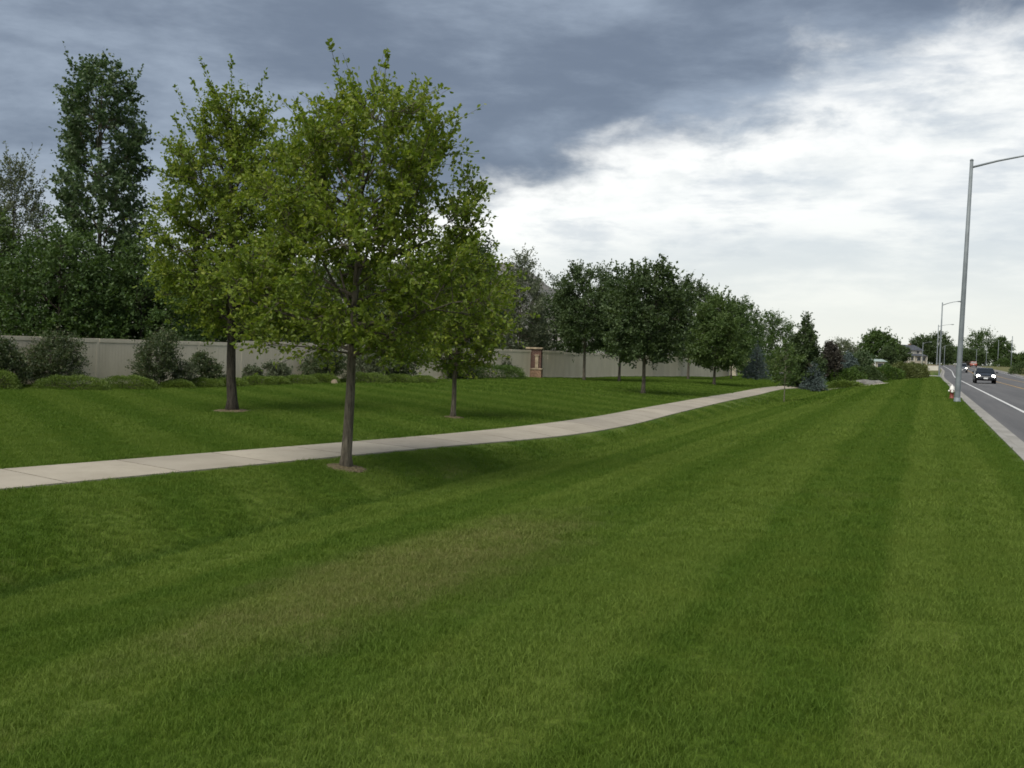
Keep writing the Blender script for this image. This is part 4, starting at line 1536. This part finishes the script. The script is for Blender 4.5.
street_lamp('tall grey street lamp standing nearest on the lawn by the kerb', 957, 40.0, 10.0, 1, 0.115, 2.7, lean=R(0.7))
street_lamp('second grey street lamp along the kerb past the nearest one', 939, 117, 9.0, 1, 0.11, 1.7)
street_lamp('third street lamp along the kerb just past the second', 936.5, 205, 9.4, 1, 0.14, 2.4)
street_lamp('short far street lamp in front of the far house', 922, 262, 6.4, 1, 0.10, 1.6)
street_lamp('small far street lamp behind the kerbside row near the road end', 944, 330, 7.2, 1, 0.11, 1.6)
street_lamp('far street lamp with arm over the road beyond the red car', 976, 380, 6.8, -1, 0.12, 2.0)
street_lamp('far street lamp in front of the biggest cottonwood', 986, 375, 7.4, -1, 0.12, 2.6)
street_lamp('far street lamp before the second cottonwood by the verge', 997.5, 330, 9.3, -1, 0.12, 2.6)
x, y, z = spot(1011, 300)
up_ = thing('utility_pole', 'plain utility pole on the far road verge', 'utility pole', (x, y, z))
m = MB(); m.tube([(0, 0, -0.2), (0, 0, 4.8), (0, 0, 9.6)], [0.17, 0.14, 0.11], 10); m.build('pole', 'galvanised', parent=up_)
m = MB(); m.lathe([(0.12, 9.55), (0.12, 9.66), (0.05, 9.72)], 10); m.build('pole_cap', 'galvanised', parent=up_)

x, y, z = spot(951.6, 44.0)
hy = thing('fire_hydrant', 'red fire hydrant with white bonnet beside the nearest street lamp', 'fire hydrant', (x, y, z), R(-20))
hy.scale = (0.82, 0.82, 0.82)
m = MB(); m.lathe([(0.15, -0.03), (0.15, 0.03), (0.105, 0.05), (0.10, 0.40), (0.13, 0.42), (0.13, 0.46), (0.11, 0.47)], 16); m.build('barrel', 'hydrant_red', parent=hy)
m = MB(); m.lathe([(0.135, 0.47), (0.135, 0.52), (0.125, 0.54), (0.11, 0.62), (0.075, 0.69), (0.03, 0.72), (0.03, 0.78), (0.02, 0.785)], 16); m.build('bonnet', 'hydrant_white', parent=hy)
m = MB(); m.lathe([(0.065, -0.20), (0.075, -0.19), (0.075, -0.14), (0.055, -0.09)], 12, 0, (0, 0, 0.40), 'y'); m.build('pumper_cap', 'hydrant_white', parent=hy)
for sg in (-1, 1):
    m = MB(); m.lathe([(0.05, sg * 0.19), (0.055, sg * 0.18), (0.055, sg * 0.13), (0.04, sg * 0.09)], 10, 0, (0, 0, 0.42), 'x'); m.build('hose_cap', 'hydrant_white', parent=hy)


# ------------------------------------------------------------------ vehicles
def vehicle(label, q, t, heading, paint, kind='sedan', lit=True, sc=1.0):
    """a car on the road at offset q, distance t; heading +1 along the road, -1 towards the viewer"""
    xx, yy = to_xy(q + float(shift(t)), t)
    zz = crown(q) + float(rise(t)) + 0.004
    ang = math.atan2(DV[1], DV[0]) + (0 if heading > 0 else math.pi)
    slope = float(rise(t + 2) - rise(t - 2)) / 4
    root = thing('car', label, 'car', (xx, yy, zz), ang)
    root.rotation_euler = (0, -math.atan(slope) * heading, ang)
    root.scale = (sc, sc, sc)
    tall = kind == 'suv'
    W = 0.92
    if tall:
        st = [(-2.30, .45, .95, .80), (-2.22, .36, 1.02, .88), (-1.4, .30, 1.05, .92), (0, .28, 1.05, .93), (0.95, .28, 1.06, .93), (1.35, .30, 1.03, .92), (2.0, .34, .93, .88), (2.28, .42, .80, .76)]
        cab = [(-2.2, 1.03), (-2.02, 1.62), (-1.2, 1.70), (0.1, 1.69), (0.35, 1.63), (1.10, 1.05)]
    else:
        st = [(-2.32, .45, .86, .74), (-2.22, .34, .98, .84), (-1.5, .28, 1.02, .90), (0, .26, .98, .92), (1.0, .26, .97, .91), (1.35, .28, .93, .90), (2.0, .32, .80, .85), (2.30, .40, .66, .72)]
        cab = [(-1.95, .99), (-1.25, 1.38), (-0.7, 1.45), (0.1, 1.45), (0.35, 1.41), (1.22, .955)]
    m = MB()
    n = 12
    vs, fs = [], []
    for x_, zb, zt, hw in st:
        zm = zb + (zt - zb) * 0.55
        ring = [(-hw * .86, zb), (-hw * .97, zb + .08), (-hw, zm), (-hw * .97, zt - .10), (-hw * .90, zt - .03), (-hw * .5, zt + .012),
                (hw * .5, zt + .012), (hw * .90, zt - .03), (hw * .97, zt - .10), (hw, zm), (hw * .97, zb + .08), (hw * .86, zb)]
        vs += [(x_, a, b) for a, b in ring]
    for i in range(len(st) - 1):
        for k in range(n):
            k2 = (k + 1) % n
            fs.append([i * n + k, i * n + k2, i * n + n + k2, i * n + n + k])
    fs += [list(range(n))[::-1], [(len(st) - 1) * n + k for k in range(n)]]
    m.add(vs, fs, 0, True)
    body = m.build('body', paint, parent=root)
    # cabin: greenhouse of glass with painted roof and pillars
    m = MB()
    base_z = 0.95 if not tall else 1.02
    hb, ht = 0.84, 0.64 if not tall else 0.70
    def hw_at(z_):
        return hb + (ht - hb) * (z_ - base_z) / ((1.45 if not tall else 1.70) - base_z)
    vs = []
    for x_, z_ in cab:
        vs += [(x_, -hw_at(z_), z_), (x_, hw_at(z_), z_), (x_, -hb * 0.97, base_z - 0.05), (x_, hb * 0.97, base_z - 0.05)]
    fs = []
    for i in range(len(cab) - 1):
        a = i * 4
        fs += [[a, a + 4, a + 5, a + 1], [a, a + 2, a + 6, a + 4], [a + 1, a + 5, a + 7, a + 3]]
    m.add(vs, fs, 0, False)
    m.build('cabin', paint, parent=body)
    def pane(name, pts, off):
        c = MB()
        c.add([tuple(np.array(p) + np.array(off)) for p in pts], [[0, 1, 2, 3]])
        c.build(name, 'car_glass', parent=root)
    f0, f1 = np.array(cab[-1]), np.array(cab[-2])
    a, b = f0 + (f1 - f0) * 0.10, f0 + (f1 - f0) * 0.93
    pane('windshield', [(a[0], -hw_at(a[1]) * .93, a[1]), (a[0], hw_at(a[1]) * .93, a[1]), (b[0], hw_at(b[1]) * .92, b[1]), (b[0], -hw_at(b[1]) * .92, b[1])], (0.012, 0, 0.012))
    r0, r1 = np.array(cab[0]), np.array(cab[1])
    a, b = r0 + (r1 - r0) * 0.15, r0 + (r1 - r0) * 0.9
    pane('rear_window', [(a[0], hw_at(a[1]) * .9, a[1]), (a[0], -hw_at(a[1]) * .9, a[1]), (b[0], -hw_at(b[1]) * .9, b[1]), (b[0], hw_at(b[1]) * .9, b[1])], (-0.014, 0, 0.008))
    zt_ = (1.36 if not tall else 1.56)
    zb_ = base_z + 0.06
    for sg in (-1, 1):
        for xa, xb, xc, xd in (((-0.15, 0.95, 0.42, -0.15), (-1.35, -0.22, -0.22, -1.05)) if not tall else ((-0.1, 0.95, 0.45, -0.1), (-1.1, -0.17, -0.17, -1.1), (-2.0, -1.18, -1.18, -1.9))):
            p = [(xa, sg * hw_at(zb_), zb_), (xb, sg * hw_at(zb_), zb_), (xc, sg * hw_at(zt_), zt_), (xd, sg * hw_at(zt_), zt_)]
            pane('side_window', p if sg < 0 else p[::-1], (0, sg * 0.012, 0.004))
    for x_ in (-1.42, 1.42):
        for sg in (-1, 1):
            m = MB()
            m.lathe([(0.20, -0.10), (0.31, -0.11), (0.335, -0.07), (0.335, 0.07), (0.31, 0.11), (0.20, 0.10)], 20, 0, (x_, sg * 0.80, 0.335), 'y')
            wl = m.build('wheel', 'tyre', parent=root)
            m = MB()
            m.lathe([(0.205, sg * 0.085), (0.19, sg * 0.112), (0.06, sg * 0.095), (0.05, sg * 0.12)], 14, 0, (x_, sg * 0.80, 0.335), 'y')
            m.build('rim', 'chrome', parent=wl)
    fx = st[-1][0]
    zh = 0.66 if not tall else 0.78
    for sg in (-1, 1):
        m = MB()
        m.lathe([(0.02, 0.05), (0.10, 0.035), (0.15, 0.0), (0.15, -0.10)], 14, 0, (fx - 0.10, sg * 0.62, zh), 'x')
        m.build('headlight', 'headlight_on' if lit else 'chrome', parent=root)
        m = MB(); m.box((st[0][0] + 0.03, sg * 0.66, 0.80), (0.06, 0.22, 0.20), bev=0.02); m.build('tail_light', 'tail_lens', parent=root)
        m = MB(); m.box((0.85, sg * 1.0, base_z + 0.08), (0.14, 0.20, 0.14), bev=0.04); m.build('mirror', paint, parent=root)
    m = MB(); m.box((fx - 0.02, 0, zh - 0.04), (0.06, 0.72, 0.16), bev=0.02); g = m.build('grille', 'dark_metal', parent=root)
    m = MB(); m.box((fx + 0.015, 0, zh - 0.02), (0.02, 0.66, 0.045)); m.build('chrome_bar', 'chrome', parent=g)
    m = MB(); m.box((fx - 0.01, 0, 0.47), (0.10, 1.5, 0.20), bev=0.05); m.build('bumper', paint, parent=root)
    m = MB(); m.box((fx + 0.05, 0, 0.50), (0.02, 0.36, 0.13)); m.build('license_plate', 'plate_white', parent=root)
    m = MB(); m.box((st[0][0] - 0.01, 0, 0.55), (0.05, 1.4, 0.16), bev=0.02); m.build('bumper', 'dark_metal', parent=root)
    m = MB(); m.box((st[0][0] - 0.04, 0, 0.72), (0.02, 0.36, 0.13)); m.build('license_plate', 'plate_white', parent=root)
    if tall:
        for sg in (-1, 1):
            m = MB(); m.tube([(-1.7, sg * 0.55, 1.70), (-1.6, sg * 0.55, 1.76), (-0.1, sg * 0.55, 1.76), (0.05, sg * 0.55, 1.70)], [0.02] * 4, 6); m.build('roof_rail', 'chrome', parent=root)
    return root


vehicle('dark car with lit headlights approaching in the near lane', 5.05, 100.5, -1, 'car_paint_dark', 'sedan')
vehicle('silver car with lit headlights following far behind the dark car', 5.0, 196, -1, 'car_paint_silver', 'suv')
vehicle('red car driving away near the bend of the road', 11.2, 312, 1, 'car_paint_red', 'suv', False)

# ------------------------------------------------------------------ far buildings
x, y, z = spot(907.5, 300)
hs = thing('house', 'cream two storey house with dark roof far down the road', 'house', (x, y, z - 0.9), R(14))
hs.scale = (0.95, 0.95, 0.95)
m = MB(); m.box((0, 0, 1.75), (8.6, 7.0, 3.9)); wl = m.build('lower_wall', 'house_wall', parent=hs)
m = MB(); m.box((0.4, 0.6, 4.55), (6.6, 5.4, 1.75)); m.build('upper_wall', 'house_trim', parent=hs)
m = MB()
m.add([(-4.7, -4.1, 3.55), (4.7, -4.1, 3.55), (4.7, 4.1, 3.55), (-4.7, 4.1, 3.55), (-3.0, -2.2, 4.25), (3.8, -2.2, 4.25), (3.8, 3.4, 4.25), (-3.0, 3.4, 4.25)],
      [[3, 2, 1, 0], [0, 1, 5, 4], [1, 2, 6, 5], [2, 3, 7, 6], [3, 0, 4, 7], [4, 5, 6, 7]])
m.build('porch_roof', 'shingle', parent=hs)
m = MB()
m.add([(-3.5, -2.7, 5.32), (4.3, -2.7, 5.32), (4.3, 3.9, 5.32), (-3.5, 3.9, 5.32), (-1.9, 0.6, 7.1), (2.7, 0.6, 7.1)], [[3, 2, 1, 0], [0, 1, 5, 4], [1, 2, 5], [2, 3, 4, 5], [3, 0, 4]])
rf = m.build('roof', 'shingle', parent=hs)
m = MB(); m.box((1.6, 1.5, 6.9), (0.6, 0.6, 1.2)); m.build('chimney', 'buff_brick', parent=rf)


def window(parent, c, wd, ht, face='front'):
    m_ = MB()
    d_ = (wd + 0.2, 0.10, ht + 0.2) if face == 'front' else (0.10, wd + 0.2, ht + 0.2)
    m_.box(c, d_)
    f_ = m_.build('window', 'house_trim', parent=parent)
    m_ = MB()
    cc = (c[0], c[1] - 0.06, c[2]) if face == 'front' else (c[0] + 0.06, c[1], c[2])
    m_.box(cc, (wd, 0.03, ht) if face == 'front' else (0.03, wd, ht))
    m_.build('pane', 'window_glass', parent=f_)


for xx_, ww in ((-3.4, 0.8), (-2.2, 0.8), (-1.0, 0.8), (1.6, 1.5), (3.5, 1.0)):
    window(hs, (xx_, -3.54, 2.6), ww, 1.2)
for xx_, ww in ((-1.2, 1.5), (2.1, 0.9)):
    window(hs, (xx_, -2.14, 4.75), ww, 0.75)
for yy_ in (-1.6, 1.6):
    window(hs, (4.34, yy_, 2.5), 1.0, 1.2, 'side')
for xx_ in (-1.6, 0.9, 3.2):
    m = MB(); m.box((xx_, -3.53, 0.75), (1.5, 0.08, 0.95)); m.build('garage_door', 'dark_metal', parent=hs)
for xx_ in (-4.3, -2.5, -0.4, 2.2, 4.35):
    m = MB(); m.box((xx_, -3.85, 1.72), (0.2, 0.2, 3.8)); m.build('porch_post', 'house_trim', parent=hs)

x, y, z = spot(874, 185)
sb = thing('low_building', 'low pale building with light green roof behind the hedges', 'building', (x, y, z), R(8))
m = MB(); m.box((0, 0, 0.9), (2.9, 2.6, 2.0)); m.build('wall', 'house_wall', parent=sb)
m = MB(); m.add([(-1.8, -1.7, 1.9), (1.8, -1.7, 1.9), (1.8, 1.7, 1.9), (-1.8, 1.7, 1.9), (-1.5, -0.3, 2.35), (1.5, -0.3, 2.35), (1.5, 0.3, 2.35), (-1.5, 0.3, 2.35)],
      [[3, 2, 1, 0], [0, 1, 5, 4], [1, 2, 6, 5], [2, 3, 7, 6], [3, 0, 4, 7], [4, 5, 6, 7]]); m.build('roof', 'green_roof', parent=sb)
for xx_ in (-1.5, -0.7):
    m = MB(); m.box((xx_, -1.55, 0.85), (0.14, 0.14, 2.08)); m.build('post', 'plate_white', parent=sb)
window(sb, (0.5, -1.33, 1.15), 1.1, 0.8)

# ------------------------------------------------------------------ grass blades last
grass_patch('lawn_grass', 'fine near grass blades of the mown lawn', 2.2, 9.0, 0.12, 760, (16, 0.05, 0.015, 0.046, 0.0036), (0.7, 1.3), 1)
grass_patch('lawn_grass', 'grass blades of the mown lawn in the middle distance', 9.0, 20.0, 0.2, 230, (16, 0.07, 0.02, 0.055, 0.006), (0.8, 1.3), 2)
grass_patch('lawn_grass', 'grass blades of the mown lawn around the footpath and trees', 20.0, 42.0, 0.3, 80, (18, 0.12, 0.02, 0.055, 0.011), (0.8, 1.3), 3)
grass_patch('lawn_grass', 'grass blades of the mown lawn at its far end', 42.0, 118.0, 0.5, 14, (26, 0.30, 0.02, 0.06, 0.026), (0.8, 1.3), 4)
